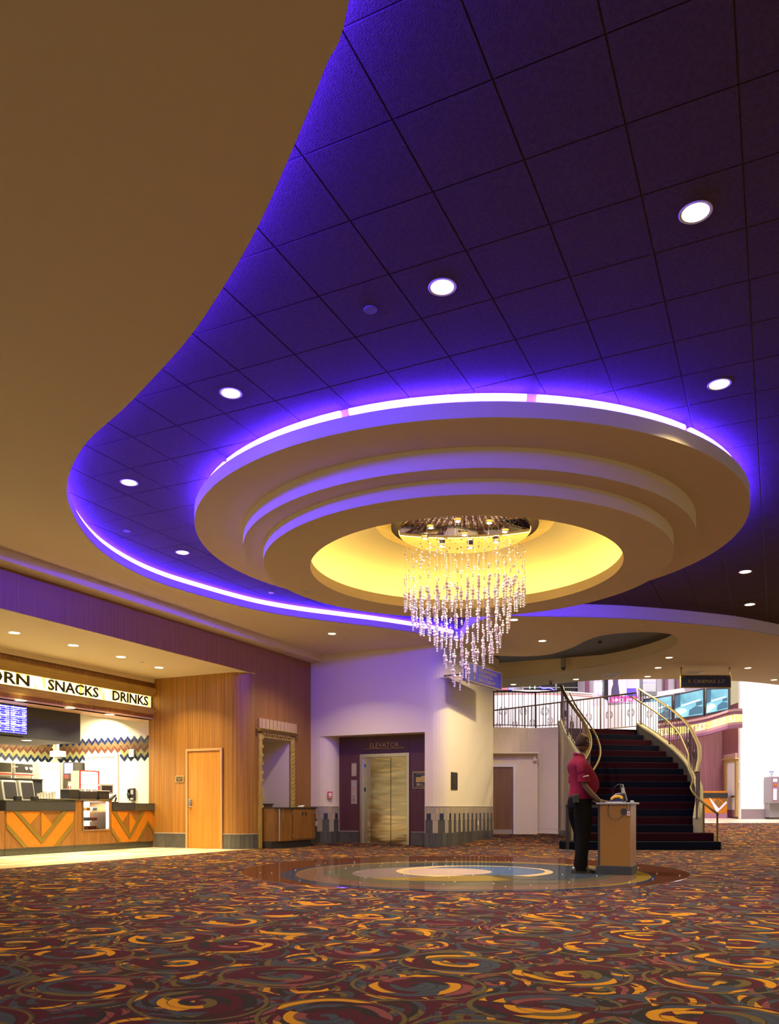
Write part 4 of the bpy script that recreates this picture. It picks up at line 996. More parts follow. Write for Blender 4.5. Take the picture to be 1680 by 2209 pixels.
b = MB(); b.box(-0.14, -0.0255, 0.05, 0.14, -0.024, 0.062); b.box(-0.12, -0.0255, 0.08, -0.03, -0.024, 0.12); b.box(0.0, -0.0255, 0.08, 0.03, -0.024, 0.12); b.build('legend', M['gold'], t)
t = thing('fire_alarm', 'small red and white fire alarm on the rounded wall left of elevator', 'alarm', (-9.93, UE+0.115, 1.13), rotz=0.75)
MB().box(-0.06, -0.05, 0, 0.06, 0, 0.17).build('housing', M['red'], t, bevel=0.006); MB().box(-0.04, -0.056, 0.05, 0.04, -0.05, 0.14).build('strobe', M['plastic'], t); MB().box(-0.05, -0.054, 0.01, 0.05, -0.05, 0.03).build('lettering', M['plastic'], t)
def outlet(loc, rz, lb):
    t = thing('wall_outlet', lb, 'outlet', loc, rz)
    MB().box(-0.04, -0.022, -0.06, 0.04, -0.012, 0.06).build('plate', M['plastic'], t, bevel=0.002)
    for z in (-0.025, 0.025): MB().box(-0.016, -0.0235, z-0.014, 0.016, -0.022, z+0.014).build('socket', M['white'], t)
outlet((-10.25, UE, 0.52), 0, 'white outlet in the tiled wainscot left of the elevator alcove')
outlet((VF, 19.5, 0.52), PI/2, 'white outlet in the striped wainscot of the rounded column')
t = thing('level_plaque', 'dark bronze L1 plaque on the cream column face', 'sign', (VF, 17.84, 1.33), PI/2)
MB().box(-0.20, -0.02, 0, 0.20, 0, 0.41).build('frame', M['iron'], t, bevel=0.005); MB().box(-0.18, -0.023, 0.02, 0.18, -0.02, 0.39).build('field', M['black'], t)
text_obj('lettering', 'L1', (-0.07, -0.0235, 0.14), (1, 0, 0), 0.14, 0.12, M['brass'], t, 0.002); text_obj('lettering', 'LEVEL', (-0.09, -0.0235, 0.30), (1, 0, 0), 0.18, 0.035, M['brass'], t, 0.001)
# blue hanging sign by the column: reads PREMIERE CINEMA BALCONY
t = thing('balcony_sign', 'blue PREMIERE CINEMA BALCONY sign projecting behind the chandelier tip', 'sign', w3(1.55, 17.9, 3.72), math.atan2(w2(2.55, 19.5)[1]-w2(1.55, 17.9)[1], w2(2.55, 19.5)[0]-w2(1.55, 17.9)[0]))
M['signblue'] = mat('cobalt_sign_face', (0.010, 0.005, 0.20), 0.6, noise=(8, 0.25))
M['signframe'] = mat('grey_bronze_frame', (0.16, 0.12, 0.16), 0.4, 0.4)
SL = 1.89
MB().box(0, 0, 0, SL, 0.09, 0.43).build('frame', M['signframe'], t, bevel=0.006)
MB().box(0.05, -0.008, 0.035, SL-0.05, 0.0, 0.395).build('field', M['signblue'], t)
for i, s_ in enumerate(('PREMIERE', 'CINEMA', 'BALCONY')):
    w_ = (0.95, 0.72, 0.86)[i]
    text_obj('lettering', s_, (0.62, -0.009, 0.28-i*0.11), (1, 0, 0), w_, 0.075, M['brass'], t, 0.004)
b = MB(); b.plate([(0.34, -0.008, 0.13), (0.44, -0.008, 0.13), (0.39, -0.008, 0.06)], (0, -1, 0), 0.005); b.box(0.38, -0.013, 0.13, 0.40, -0.008, 0.33); b.build('arrow', M['brass'], t)
for x in (0.3, SL-0.45): MB().tube([(x, 0.08, 0.2), (x, 0.72, 0.2)], 0.02, 8).build('bracket', M['signframe'], t)
# ================================================================ STAIR WING
NS = 18; RZ = 0.174
YK = [17.36, 17.84, 18.2, 18.53, 18.86, 19.18, 19.51, 19.84, 20.15, 20.45, 20.76, 21.07, 21.37, 21.68, 21.99, 22.29, 22.6, 22.9]
RPX = [1559, 1539, 1494, 1497, 1500, 1500, 1499, 1494, 1488, 1482, 1473.7, 1462.5, 1450.5, 1436, 1421, 1405, 1387.5, 1372]
LPX = [1220, 1236, 1247, 1258, 1268, 1276, 1280, 1280, 1277, 1272, 1265, 1257, 1248, 1240, 1232, 1226, 1221, 1217]
LS, RS = [], []
for k in range(NS):
    Yc = YK[k]; a = max(0, k-3)*0.018                       # the risers turn slowly as the flight curves left
    mid = (LPX[k]+RPX[k])/2
    Xl, Xr = (LPX[k]-CX)/FPX, (RPX[k]-CX)/FPX
    t = math.tan(a); Xm = (mid-CX)/FPX*Yc
    # points on a line through (Xm, Yc) with slope t, seen at the given image columns
    yl = (Yc-t*Xm)/(1-t*Xl); yr = (Yc-t*Xm)/(1-t*Xr)
    LS.append((Xl*yl, yl)); RS.append((Xr*yr, yr))
M['stepred'] = mat('maroon_stair_carpet', (0.019, 0.003, 0.006), 1.0, noise=(60, 0.25), bump=0.3, bscale=200, spec=0.05)
M['stepnavy'] = mat('navy_stair_carpet', (0.004, 0.005, 0.011), 1.0, noise=(60, 0.25), bump=0.3, bscale=200, spec=0.05)
st = thing('staircase', 'wide curved staircase with alternating maroon and navy carpeted steps', 'stairs', (*w2(4.6, 17.3), 0))
for k in range(NS):
    a0, a1 = LS[k], RS[k]
    if k < NS-1: b0, b1 = LS[k+1], RS[k+1]
    else: b0, b1 = (LS[k][0]-0.1, LS[k][1]+0.34), (RS[k][0]-0.1, RS[k][1]+0.34)
    top = (k+1)*RZ
    nose = 0.02
    poly = [w2(a0[0], a0[1]-nose), w2(a1[0], a1[1]-nose), w2(b1[0], b1[1]), w2(b0[0], b0[1])]
    if k < 2:                                               # flared bottom steps with rounded corners
        (lx, ly), (rx, ry) = a0, a1
        poly = [w2(lx+0.12, ly-nose), w2(rx-0.12, ry-nose), w2(rx-0.03, ry+0.02), w2(rx, ry+0.12), w2(rx+0.02, max(b1[1], ry)+0.35), w2(b1[0]-0.1, b1[1]+0.35), w2(b0[0]+0.1, b0[1]+0.2), w2(lx-0.02, ly+0.6), w2(lx, ly+0.12), w2(lx+0.03, ly+0.02)]
        if k == 1: poly = [w2(lx, ly-nose), w2(rx, ry-nose), w2(rx, ry+0.6), w2(b1[0], b1[1]), w2(b0[0], b0[1])]
    z0 = 0.0 if k < 3 else (k-1.5)*RZ
    o = sub(MB().prism(poly, z0 if k != 1 else RZ, top), st).build('step', M['stepnavy'] if k % 2 == 0 else M['stepred'], st, bevel=0.014)
# side walls of the flight: curb with a sloping top, inside face dark, outside clad in beige
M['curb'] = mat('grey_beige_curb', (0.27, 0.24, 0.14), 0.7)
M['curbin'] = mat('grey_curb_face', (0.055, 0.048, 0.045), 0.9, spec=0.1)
def side(path, off, name, k0=2, h=0.21, w_=0.17):
    P = [Vector((*p, 0)) for p in path]
    inner, outer = [], []
    n = len(P)
    for i in range(n):
        d = (P[min(n-1, i+1)]-P[max(0, i-1)]).normalized(); nr = Vector((d.y, -d.x, 0))*off
        inner.append(P[i]); outer.append(P[i]+nr*w_)
    b = MB(); vs = []; fs = []
    for i in range(n):
        kk = i+k0; zt = (kk+1)*RZ+h
        if i == 0: zt = (kk+1)*RZ+h-0.05
        a, c_ = w2(inner[i].x, inner[i].y), w2(outer[i].x, outer[i].y)
        vs += [(*a, 0), (*a, zt), (*c_, zt), (*c_, 0)]
    for i in range(n-1):
        o = i*4; p_ = o+4
        fs += [(o, p_, p_+1, o+1), (o+1, p_+1, p_+2, o+2), (o+2, p_+2, p_+3, o+3)]
    fs += [(0, 1, 2, 3), tuple((n-1)*4+q_ for q_ in (3, 2, 1, 0))]
    b.add(vs, fs); return sub(b, st).build(name, M['curb'], st), inner, outer
_, RI, RO = side(RS[2:], 1, 'stringer')
_, LI, LO = side(LS[2:], -1, 'stringer')
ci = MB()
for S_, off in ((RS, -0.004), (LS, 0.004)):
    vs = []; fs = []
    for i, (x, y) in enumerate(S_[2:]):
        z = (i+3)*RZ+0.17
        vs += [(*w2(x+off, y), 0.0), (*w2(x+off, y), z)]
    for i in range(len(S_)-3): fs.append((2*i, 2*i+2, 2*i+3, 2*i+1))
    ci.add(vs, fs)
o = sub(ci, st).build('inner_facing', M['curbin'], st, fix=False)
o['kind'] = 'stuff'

# landing slab and the beige wall below it
LZ = NS*RZ
F0, F1, F2, F3 = (-1.0, 23.2), (2.77, 22.75), (3.9, 22.95), (4.62, 22.75)
FRONT = [(p.x, p.y) for p in smooth_path([(*F0, 0), (*F1, 0), (3.35, 22.78, 0), (*F2, 0), (4.62, 22.62, 0)], 5)]
B0, B1 = (2.5, 28.2), (6.85, 23.1)
land = FRONT+[(LS[-1][0], LS[-1][1]+0.02), (RS[-1][0], RS[-1][1]+0.02), (RS[-1][0]+0.2, RS[-1][1]+0.1), B1, B0, (-1.0, 29)]
o = struct(MB().prism([w2(*p) for p in land], LZ-0.25, LZ).build('floor.002', M['stepnavy']))
bw = MB(); bw.strip([w2(*p) for p in FRONT], [(0.03, 0.0), (0.03, LZ+0.03), (-0.12, LZ+0.03)])
pts = [w2(p.x, p.y) for p in reversed(LO)]
vs = []; fs = []; m_ = len(pts)
lzt = [(k+3)*RZ+0.19 for k in range(len(LO))][::-1]
first = w2(FRONT[-1][0], FRONT[-1][1])
allp = [first]+pts; allz = [LZ+0.03]+lzt
for (x, y), z in zip(allp, allz): vs += [(x, y, 0), (x, y, z)]
for i in range(len(allp)-1): fs.append((2*i, 2*i+2, 2*i+3, 2*i+1))
bw.add(vs, fs)
struct(bw.build('wall_stair', M['vinyl'], smooth=False, fix=False))
struct(MB().box(*w2(0, 0), 0, *w2(0.01, 0.01), 0.01).build('trim_10', M['vinyl'])) if False else None
# base tiles of that wall
bpth = [w2(p[0], p[1]-0.012) for p in FRONT if p[0] > 2.2]+[(x-0.012*ST*0, y) for x, y in allp[1:9]]
s_ = cap_strip('baseboard_stair', bpth, 0.30, 0.02); tile_course(s_, bpth, 0.0, 0.30, 0.16, bt)
# recess with brown door in the stair wall (left end, beside the column)
dd = w2(2.98, 22.55)
t = thing('stairwell_door', 'brown wooden door in a pale frame between column and stairs', 'door', (*w2(2.86, 22.60), 0), TH)
MB().box(-0.62, 0.0, 0.01, 0.40, 0.03, 2.04).build('door_leaf', M['browndoor'], t)
b = MB(); b.box(0.40, -0.05, 0, 0.49, 0.05, 2.14); b.box(-0.62, -0.05, 2.04, 0.40, 0.05, 2.14); b.build('door_frame', M['plastic'], t, bevel=0.005)
MB().box(-0.5, -0.006, 0.02, 0.38, 0.0, 0.30).build('kick_plate', M['beigetile2'], t)
for q_ in (MB().box(-0.6, -0.30, 2.40, 1.08, 0.10, 2.44), MB().box(0.49, -0.02, 0, 1.08, 0.10, 2.40), MB().box(-0.6, 0.0, 2.14, 0.49, 0.1, 2.40)):
    o = struct(q_.build('trim_16', M['vinyl'])); o.location = (*w2(2.86, 22.60), 0); o.rotation_euler = (0, 0, TH)
t = thing('door_camera', 'small white camera beside the brown stairwell door', 'camera', (*w2(3.85, 22.50), 2.20), TH)
MB().cyl((0, 0, 0.06), 0.03, 0.08, 12).build('mount', M['plastic'], t); MB().ico((0, -0.02, 0.03), 0.055, 2).build('dome', M['plastic'], t, smooth=True)

# railings -------------------------------------------------------------------------------------------
def arcl(P):
    d = [0]
    for i in range(1, len(P)): d.append(d[-1]+(Vector(P[i])-Vector(P[i-1])).length)
    return d
def along(P, d, s):
    for i in range(1, len(P)):
        if s <= d[i]+1e-9: return Vector(P[i-1]).lerp(Vector(P[i]), (s-d[i-1])/(d[i]-d[i-1]))
    return Vector(P[-1])
def railing(name, label, base, H, topmat, flat, postgap=4, gap=0.118, low=0.10, hand=None, rings=True, ring_h=0.5):
    """base: 3D points of the foot line"""
    t = thing(name, label, 'railing', tuple(base[0]))
    top = [Vector(p)+Vector((0, 0, H)) for p in base]
    sub(MB().tube(top, 0.03, 8, flat=flat), t).build('top_rail', M[topmat], t, smooth=True)
    lo = [Vector(p)+Vector((0, 0, low)) for p in base]
    sub(MB().tube(lo, 0.014, 6), t).build('bottom_rail', M['iron'], t)
    d = arcl(base); n = max(2, int(d[-1]/gap)); k = 0
    for i in range(n+1):
        p = along(base, d, d[-1]*i/n)
        if i % (postgap*3) == 0:
            sub(MB().box(p.x-0.02, p.y-0.02, p.z-0.02, p.x+0.02, p.y+0.02, p.z+H), t).build('post', M['iron'], t)
        else:
            c4 = i % 6
            if rings and c4 in (2, 3):
                # these two bars part round a ring
                b = MB(); q = along(base, d, min(d[-1], d[-1]*(i+(0.18 if c4 == 2 else -0.18))/n))
                b.tube([(q.x, q.y, q.z+low), (q.x, q.y, q.z+H)], 0.010, 5)
                sub(b, t).build('baluster', M['iron'], t)
                if c4 == 2:
                    j = along(base, d, min(d[-1], d[-1]*(i+0.5)/n)); dv = (along(base, d, min(d[-1], d[-1]*(i+1)/n))-p); dv.z = 0; dv.normalize()
                    b = MB()
                    for sgn in (1, -1):
                        b.tube([(j.x+dv.x*(0.035+0.075*math.sin(a))*sgn, j.y+dv.y*(0.035+0.075*math.sin(a))*sgn, j.z+ring_h+0.10*math.cos(a)) for a in [PI*q_/8 for q_ in range(9)]], 0.010, 5)
                        b.tube([(j.x+dv.x*(0.035+0.045*math.sin(a))*sgn, j.y+dv.y*(0.035+0.045*math.sin(a))*sgn, j.z+ring_h+0.065*math.cos(a)) for a in [PI*q_/8 for q_ in range(9)]], 0.007, 5)
                    sub(b, t).build('ring_ornament', M['iron'], t, smooth=True)['kind'] = 'stuff'
            else:
                sub(MB().tube([(p.x, p.y, p.z+low), (p.x, p.y, p.z+H)], 0.010, 5), t).build('baluster', M['iron'], t)
    if hand:
        sub(MB().tube(hand, 0.024, 8), t).build('handrail', M['goldrail'], t, smooth=True)
    return t
def midline(A, Bq, k0=2, h=0.16):
    out = []
    for i in range(len(A)):
        x = (A[i].x+Bq[i].x)/2; y = (A[i].y+Bq[i].y)/2
        out.append(w3(x, y, (i+k0+1)*RZ+h))
    return out
rb = [p for p in smooth_path(midline(RI, RO), 3)]
hr = [w3(p.x-0.16, p.y, (i+3)*RZ+0.97) for i, p in enumerate(RI)][1:]
hr = [w3(*RS[1], 0)*0]+hr if False else hr
lowend = [at(1550, 1757, 17.55), at(1535, 1746, 17.6), at(1518, 1733, 17.75), at(1503, 1720, 17.9), at(1492, 1706, 18.1), at(1490, 1697, 18.3), at(1494, 1683, 18.5)]
hand = [p for p in smooth_path(lowend+hr[2:], 3)]
tr = railing('stair_railing', 'gold topped iron railing on the right side of the curved stairs', rb, 1.02, 'goldrail', (1.6, 0.75), hand=hand)
for (px, Y, zt) in ((1547, 17.6, 0.80), (1517.5, 17.85, 1.02)):
    X = (px-CX)/FPX*Y
    sub(MB().tube([w3(X, Y, RZ if px < 1560 else 0), w3(X, Y, zt)], 0.02, 8), tr).build('post', M['goldrail'], tr)
lb_ = [p for p in smooth_path(midline(LI, LO), 3)]
hl = [w3(p.x+0.16, p.y, (i+3)*RZ+0.97) for i, p in enumerate(LI)]
tl = railing('stair_railing', 'gold topped iron railing on the left side of the stairs, behind the man', lb_, 1.02, 'goldrail', (1.6, 0.75), hand=[p for p in smooth_path(hl[1:], 3)])
X = (1230-CX)/FPX*17.7
for Yp, Xp in ((17.7, X), (18.1, X+0.25)):
    sub(MB().tube([w3(Xp, Yp, RZ), w3(Xp, Yp, 1.0)], 0.02, 8), tl).build('post', M['goldrail'], tl)
sub(MB().tube([p for p in smooth_path([w3(X, 17.7, 1.0), w3(X+0.25, 18.1, 1.05), hl[1]], 4)], 0.022, 8), tl).build('handrail', M['goldrail'], tl, smooth=True)
railing('landing_railing', 'dark iron railing curving along the front of the upper landing', [w3(p[0], p[1]+0.05, LZ) for p in FRONT if p[0] > 1.2], 1.05, 'iron', (1.1, 0.8), ring_h=0.5, gap=0.105)
bk0 = [w3(B0[0]+(B1[0]-B0[0])*i/6, B0[1]+(B1[1]-B0[1])*i/6, LZ) for i in range(1, 7)]
railing('landing_railing', 'straight dark iron railing along the back of the upper landing', bk0, 1.05, 'iron', (1.1, 0.8), gap=0.12)

# ================================================================ FAR ATRIUM (square to the second axis)
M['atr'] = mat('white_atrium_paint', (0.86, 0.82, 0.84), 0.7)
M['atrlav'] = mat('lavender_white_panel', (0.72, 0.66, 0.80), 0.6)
M['mauve'] = mat('mauve_stripe', (0.30, 0.12, 0.20), 0.6)
M['pink'] = mat('pale_pink_band', (0.50, 0.28, 0.26), 0.6)
M['farwood'] = mat('rose_striped_wood', (0.27, 0.10, 0.12), 0.5, noise=(1, 0.25, (40, 40, 0.5)))
M['darkglass'] = mat('dark_window_glass', (0.02, 0.02, 0.03), 0.1)
FZ0 = 0.57
def wbox(X0, Y0, z0, X1, Y1, z1):
    b = MB(); b.hull8([(*w2(x, y), z0) for x, y in ((X0, Y0), (X1, Y0), (X1, Y1), (X0, Y1))], [(*w2(x, y), z1) for x, y in ((X0, Y0), (X1, Y0), (X1, Y1), (X0, Y1))]); return b
# pale tile strip at the far side
ff = struct(MB().add([(*w2(10.0, 27.3), ramp_z(27.3)), (*w2(24, 27.3), ramp_z(27.3)), (*w2(24, 36), FZ0+0.0), (*w2(10.0, 36), FZ0)], [(0, 1, 2, 3)]).build('floor.003', M['grout'], fix=False))
for i in range(12):
    for j in range(6):
        X0 = 11.2+0.62*i+(0.3 if j % 2 else 0); Y0 = 27.35+0.66*j
        z = ramp_z(27.3)+(FZ0-ramp_z(27.3))*(Y0+0.3-27.3)/8.7+0.004
        b = MB(); z1 = ramp_z(27.3)+(FZ0-ramp_z(27.3))*(Y0-27.3)/8.7+0.004; z2 = ramp_z(27.3)+(FZ0-ramp_z(27.3))*(Y0+0.64-27.3)/8.7+0.004
        b.add([(*w2(X0, Y0), z1), (*w2(X0+0.61, Y0), z1), (*w2(X0+0.61, Y0+0.64), z2), (*w2(X0, Y0+0.64), z2)], [(0, 1, 2, 3)])
        b.build('floor_tile', random.choice(tm), ff, fix=False)
YW = 31.2
XW = (1597-CX)/FPX*YW
struct(wbox(XW, YW, 0, 22, YW+0.2, 9.0).build('wall_atrium', M['atr']))
p_ = [w2(XW+0.02, YW), w2(XW+1.1, YW)]
s_ = cap_strip('baseboard_atrium', p_, FZ0+0.28, 0.02); tile_course(s_, p_, FZ0-0.1, FZ0+0.28, 0.3, [mat('mauve_grey_base_tile', (0.22, 0.17, 0.19), 0.35)])
# wood lined alcove left of the white wall: angled jamb with the framed white door, then the back
YB = 33.6; XJ = (1559-CX)/FPX*33.3
jam = MB(); jam.add([w3(XW, YW, 0), w3(XW, YW, 5.0), w3(XJ, 33.4, 5.0), w3(XJ, 33.4, 0)], [(0, 1, 2, 3)]); struct(jam.build('wall_jamb', M['farwood'], fix=False))
bk_ = MB(); bk_.add([w3(XJ, 33.4, 0), w3(XJ, 33.4, 5.4), w3(8.5, 34.6, 5.4), w3(8.5, 34.6, 0)], [(0, 1, 2, 3)]); struct(bk_.build('wall_far_wood', M['farwood'], fix=False))
struct(wbox(-6, 36.2, 0, 14.5, 36.4, 10).build('wall_far', M['atrlav']))
struct(wbox(-6, 24, 9.6, 24, 36.4, 9.8).build('ceiling_atrium', M['atr']))
# framed narrow white door on the jamb
def jp(px, py): # point on the jamb plane at an image position
    a = (px-CX)/FPX; dx, dy = XJ-XW, 33.4-YW
    s = (XW-a*YW)/(a*dy-dx); Y = YW+dy*s
    return at(px, py, Y)
jn = (jp(1596, 1700)-jp(1562, 1700)).cross(Vector((0, 0, 1))).normalized()
if jn.dot(Vector((0, 0, 0))-jp(1580, 1700)) < 0: jn = -jn
t = thing('gilded_door', 'narrow white door in a gilded frame far right beyond the stairs', 'door', tuple(jp(1579, 1761)))
def jplate(px0, px1, pyTL, pyTR, pyBL, pyBR, off, th, mk, nm):
    q_ = [jp(px0, pyBL)+jn*off, jp(px1, pyBR)+jn*off, jp(px1, pyTR)+jn*off, jp(px0, pyTL)+jn*off]
    return sub(MB().plate(q_, jn, th), t).build(nm, M[mk], t)
jplate(1569.5, 1588, 1645, 1643, 1761, 1762, 0.0, 0.02, 'atr', 'door_leaf')
jplate(1565.5, 1569.5, 1641, 1641, 1761, 1761, 0.0, 0.07, 'gold', 'pilaster'); jplate(1588, 1592.5, 1638, 1637, 1762, 1762, 0.0, 0.07, 'gold', 'pilaster')
jplate(1565.5, 1592.5, 1640, 1637, 1646, 1643, 0.0, 0.08, 'gold', 'architrave'); jplate(1563.5, 1593.5, 1637.5, 1634, 1640.5, 1637.5, 0.0, 0.14, 'gold', 'cornice')
jplate(1565, 1591, 1629, 1624, 1637.5, 1634, 0.0, 0.09, 'pink', 'crest'); jplate(1569.5, 1588, 1747, 1747, 1761, 1762, 0.02, 0.01, 'mauve', 'kick_plate'); jplate(1580, 1588, 1717, 1716.5, 1720, 1720, 0.02, 0.05, 'iron', 'handle')
# far counter with chevrons
Yc = 32.0
x0, x1 = (1524-CX)/FPX*Yc, (1568-CX)/FPX*Yc
t = thing('far_counter', 'far orange counter with a chevron front beside the gilded door', 'counter', (*w2((x0+x1)/2-0.3, Yc+0.4), FZ0-0.1))
sub(wbox(x0-1.3, Yc, FZ0-0.1, x1, Yc+0.6, FZ0+1.0), t).build('body', M['orange'], t)
zt = lambda py: EYE+(HY-py)/FPX*Yc
sub(wbox(x0-1.3, Yc-0.03, zt(1721), x1+0.02, Yc+0.62, zt(1710.5)), t).build('worktop', M['black'], t)
sub(wbox(x0-1.3, Yc-0.02, FZ0-0.1, x1, Yc, zt(1754.5)), t).build('kick', M['mauve'], t)
def cp(pts, mk, th, nm):
    P3 = [at(1480+x/8.4, 1600+y/8.4, Yc) for x, y in pts]
    nn = w3(0, -1, 0)-w3(0, 0, 0); sub(MB().plate(P3, nn, th), t).build(nm, M[mk], t)
cp([(410,1020),(430,1020),(590,1215),(720,1075),(735,1110),(570,1270),(540,1265)], 'atrlav', 0.02, 'band')
cp([(565,1030),(670,1115),(565,1215),(480,1120)], 'cab', 0.01, 'panel'); cp([(600,1025),(735,1025),(735,1075),(690,1105)], 'cab', 0.01, 'panel')
# marquee: lit sign band sweeping along an arc, cornices above and below
MP = [(1601.5, 29.6), (1585, 30.3), (1570, 30.9), (1550, 31.2), (1525, 31.6), (1500, 32.1), (1475, 32.6), (1450, 33.0), (1425, 33.3), (1405, 33.5)]
TOPY = [1529, 1529.5, 1532, 1539, 1546.5, 1551.5, 1555.5, 1558.5, 1561, 1563]
LITT = [1541, 1541, 1544, 1550, 1557.5, 1562.5, 1567, 1569.5, 1572, 1574]
LITB = [1557, 1557.5, 1560, 1566, 1573, 1578, 1582, 1584.5, 1587, 1589]
BOTY = [1569, 1569.5, 1572, 1578, 1585.5, 1590, 1594, 1596.5, 1599, 1601]
def zz(py, Y): return EYE+(HY-py)/FPX*Y
t = thing('snack_marquee', 'curved far marquee with a glowing yellow band between pink cornices', 'marquee', tuple(at(1520, 1560, 31.8)))
def mband(nm, mk, TL, BL, d, s=(0, len(MP))):
    b = MB(); vs = []; fs = []
    idx = list(range(*s))
    for i in idx:
        px, Y = MP[i]
        for dd_ in (-d, 0.30):
            vs.append(at(px, TL[i], Y)+ (w3((px-CX)/FPX*dd_, dd_, 0))); vs[-1].z = zz(TL[i], Y)
            q_ = at(px, BL[i], Y)+w3((px-CX)/FPX*dd_, dd_, 0); q_.z = zz(BL[i], Y); vs.append(q_)
    for i in range(len(idx)-1):
        a, c = 4*i, 4*i+4
        fs += [(a, c, c+1, a+1), (a+2, a+3, c+3, c+2), (a, a+2, c+2, c), (a+1, c+1, c+3, a+3)]
    n_ = 4*(len(idx)-1); fs += [(0, 1, 3, 2), (n_, n_+2, n_+3, n_+1)]
    b.add(vs, fs); return sub(b, t).build(nm, M[mk], t)
M['fartex'] = glow_mat('far_lit_glass', (1.0, 0.84, 0.28), 2.4)
mid1 = [a*0.55+b*0.45 for a, b in zip(TOPY, LITT)]; mid2 = [a*0.5+b*0.5 for a, b in zip(LITB, BOTY)]
mband('cornice', 'pink', TOPY, mid1, 0.14); mband('cornice', 'mauve', mid1, LITT, 0.06); mband('lit_band', 'fartex', LITT, LITB, 0.0); mband('cornice', 'pink', LITB, mid2, 0.06); mband('cornice', 'mauve', mid2, BOTY, 0.14)
# letters on it (mostly lost in the glare)
for i, ch in enumerate('SNACKS DRINKS'):
    if ch == ' ': continue
    px = 1418+i*8.6
    j = max(0, [k for k in range(len(MP)) if MP[k][0] >= px][-1]); Y = MP[j][1]+(MP[min(j+1, 9)][1]-MP[j][1])*((MP[j][0]-px)/max(1, MP[j][0]-MP[min(j+1, 9)][0])); z = zz(LITB[j]+(LITB[min(j+1, 9)]-LITB[j])*0.5-1.5, Y)
    V, F = text_mesh(ch, 0.11, 0.22, 0.02); p0 = at(px, 1570, Y-0.06); p0.z = z
    sub(MB().add([p0+w3(a, -d_, 0)-w3(0, 0, 0)+Vector((0, 0, c)) for a, c, d_ in V], F), t).build('letter', M['mauve'], t, fix=False)
# wood/white wall piece holding the marquee and the screens
# four tilted screens over the marquee
M['scr'] = None
def pic_mat(name):
    m = bpy.data.materials.new(name); m.use_nodes = True; nt = m.node_tree; N = nt.nodes.new; L = nt.links.new
    b = nt.nodes['Principled BSDF']; b.inputs['Base Color'].default_value = (0.02, 0.05, 0.06, 1); b.inputs['Roughness'].default_value = 0.2
    tc = N('ShaderNodeTexCoord'); n = N('ShaderNodeTexNoise'); n.inputs['Scale'].default_value = 1.3; n.inputs['Detail'].default_value = 2; L(tc.outputs['Object'], n.inputs['Vector'])
    r = N('ShaderNodeValToRGB'); e = r.color_ramp.elements; e[0].position = 0.3; e[0].color = (0.08, 0.26, 0.36, 1); e[1].position = 0.7; e[1].color = (0.30, 0.66, 0.80, 1)
    L(n.outputs[0], r.inputs[0]); L(r.outputs[0], b.inputs['Emission Color']); b.inputs['Emission Strength'].default_value = 1.25
    return m
M['scr'] = pic_mat('teal_picture')
M['scrlight'] = mat('pale_teal_picture', (0.3, 0.5, 0.5), 0.3, emit=(0.42, 0.70, 0.72), estr=0.9)
M['scrdark'] = mat('dark_teal_picture', (0.02, 0.06, 0.09), 0.3, emit=(0.05, 0.14, 0.22), estr=0.8)
M['scrglow'] = mat('white_picture_band', (0.8, 0.9, 0.9), 0.3, emit=(0.85, 1.0, 1.0), estr=1.2)
def tv(TL, TR, BR, BL, Yl, Yr, label):
    q_ = [at(*BL, Yl), at(*BR, Yr), at(*TR, Yr), at(*TL, Yl)]
    c = sum(q_, Vector())/4
    t = thing('display_screen', label, 'screen', tuple(c)); n = (q_[1]-q_[0]).cross(q_[3]-q_[0]).normalized()
    if n.dot(-c) < 0: n = -n
    sub(MB().plate(q_, n, -0.12), t).build('housing', M['black'], t)
    def P(u, v_): return (q_[0]*(1-u)+q_[1]*u)*(1-v_)+(q_[3]*(1-u)+q_[2]*u)*v_
    def pl(pts, mk, th, nm): sub(MB().plate([P(*p) for p in pts], n, th), t).build(nm, M[mk], t)
    pl([(0.04, 0.05), (0.96, 0.05), (0.96, 0.95), (0.04, 0.95)], 'scr', 0.004, 'screen')
    pl([(0.05, 0.06), (0.45, 0.25), (0.40, 0.36), (0.22, 0.42), (0.05, 0.30)], 'scrlight', 0.008, 'sofa_picture')
    pl([(0.50, 0.08), (0.95, 0.10), (0.95, 0.34), (0.72, 0.40), (0.52, 0.28)], 'scrdark', 0.008, 'chair_picture'); pl([(0.74, 0.40), (0.94, 0.42), (0.94, 0.56), (0.74, 0.54)], 'scrdark', 0.008, 'cushion_picture')
    pl([(0.26, 0.47), (0.86, 0.58), (0.86, 0.63), (0.26, 0.53)], 'scrglow', 0.008, 'mantel_picture'); pl([(0.04, 0.42), (0.22, 0.48), (0.22, 0.95), (0.04, 0.95)], 'scrdark', 0.006, 'curtain_picture')
tv((1523, 1485), (1572, 1484), (1572, 1531), (1521, 1542.5), 32.2, 31.4, 'rightmost of the teal picture screens over the far marquee')
tv((1453.5, 1498.5), (1518.5, 1484.5), (1518.5, 1544), (1453, 1552.5), 33.2, 32.3, 'middle teal picture screen over the far marquee, under the Cinemas sign')
tv((1388, 1508), (1450.5, 1498.5), (1450.5, 1553), (1388, 1561), 34.0, 33.3, 'left teal picture screen seen through the stair railing')
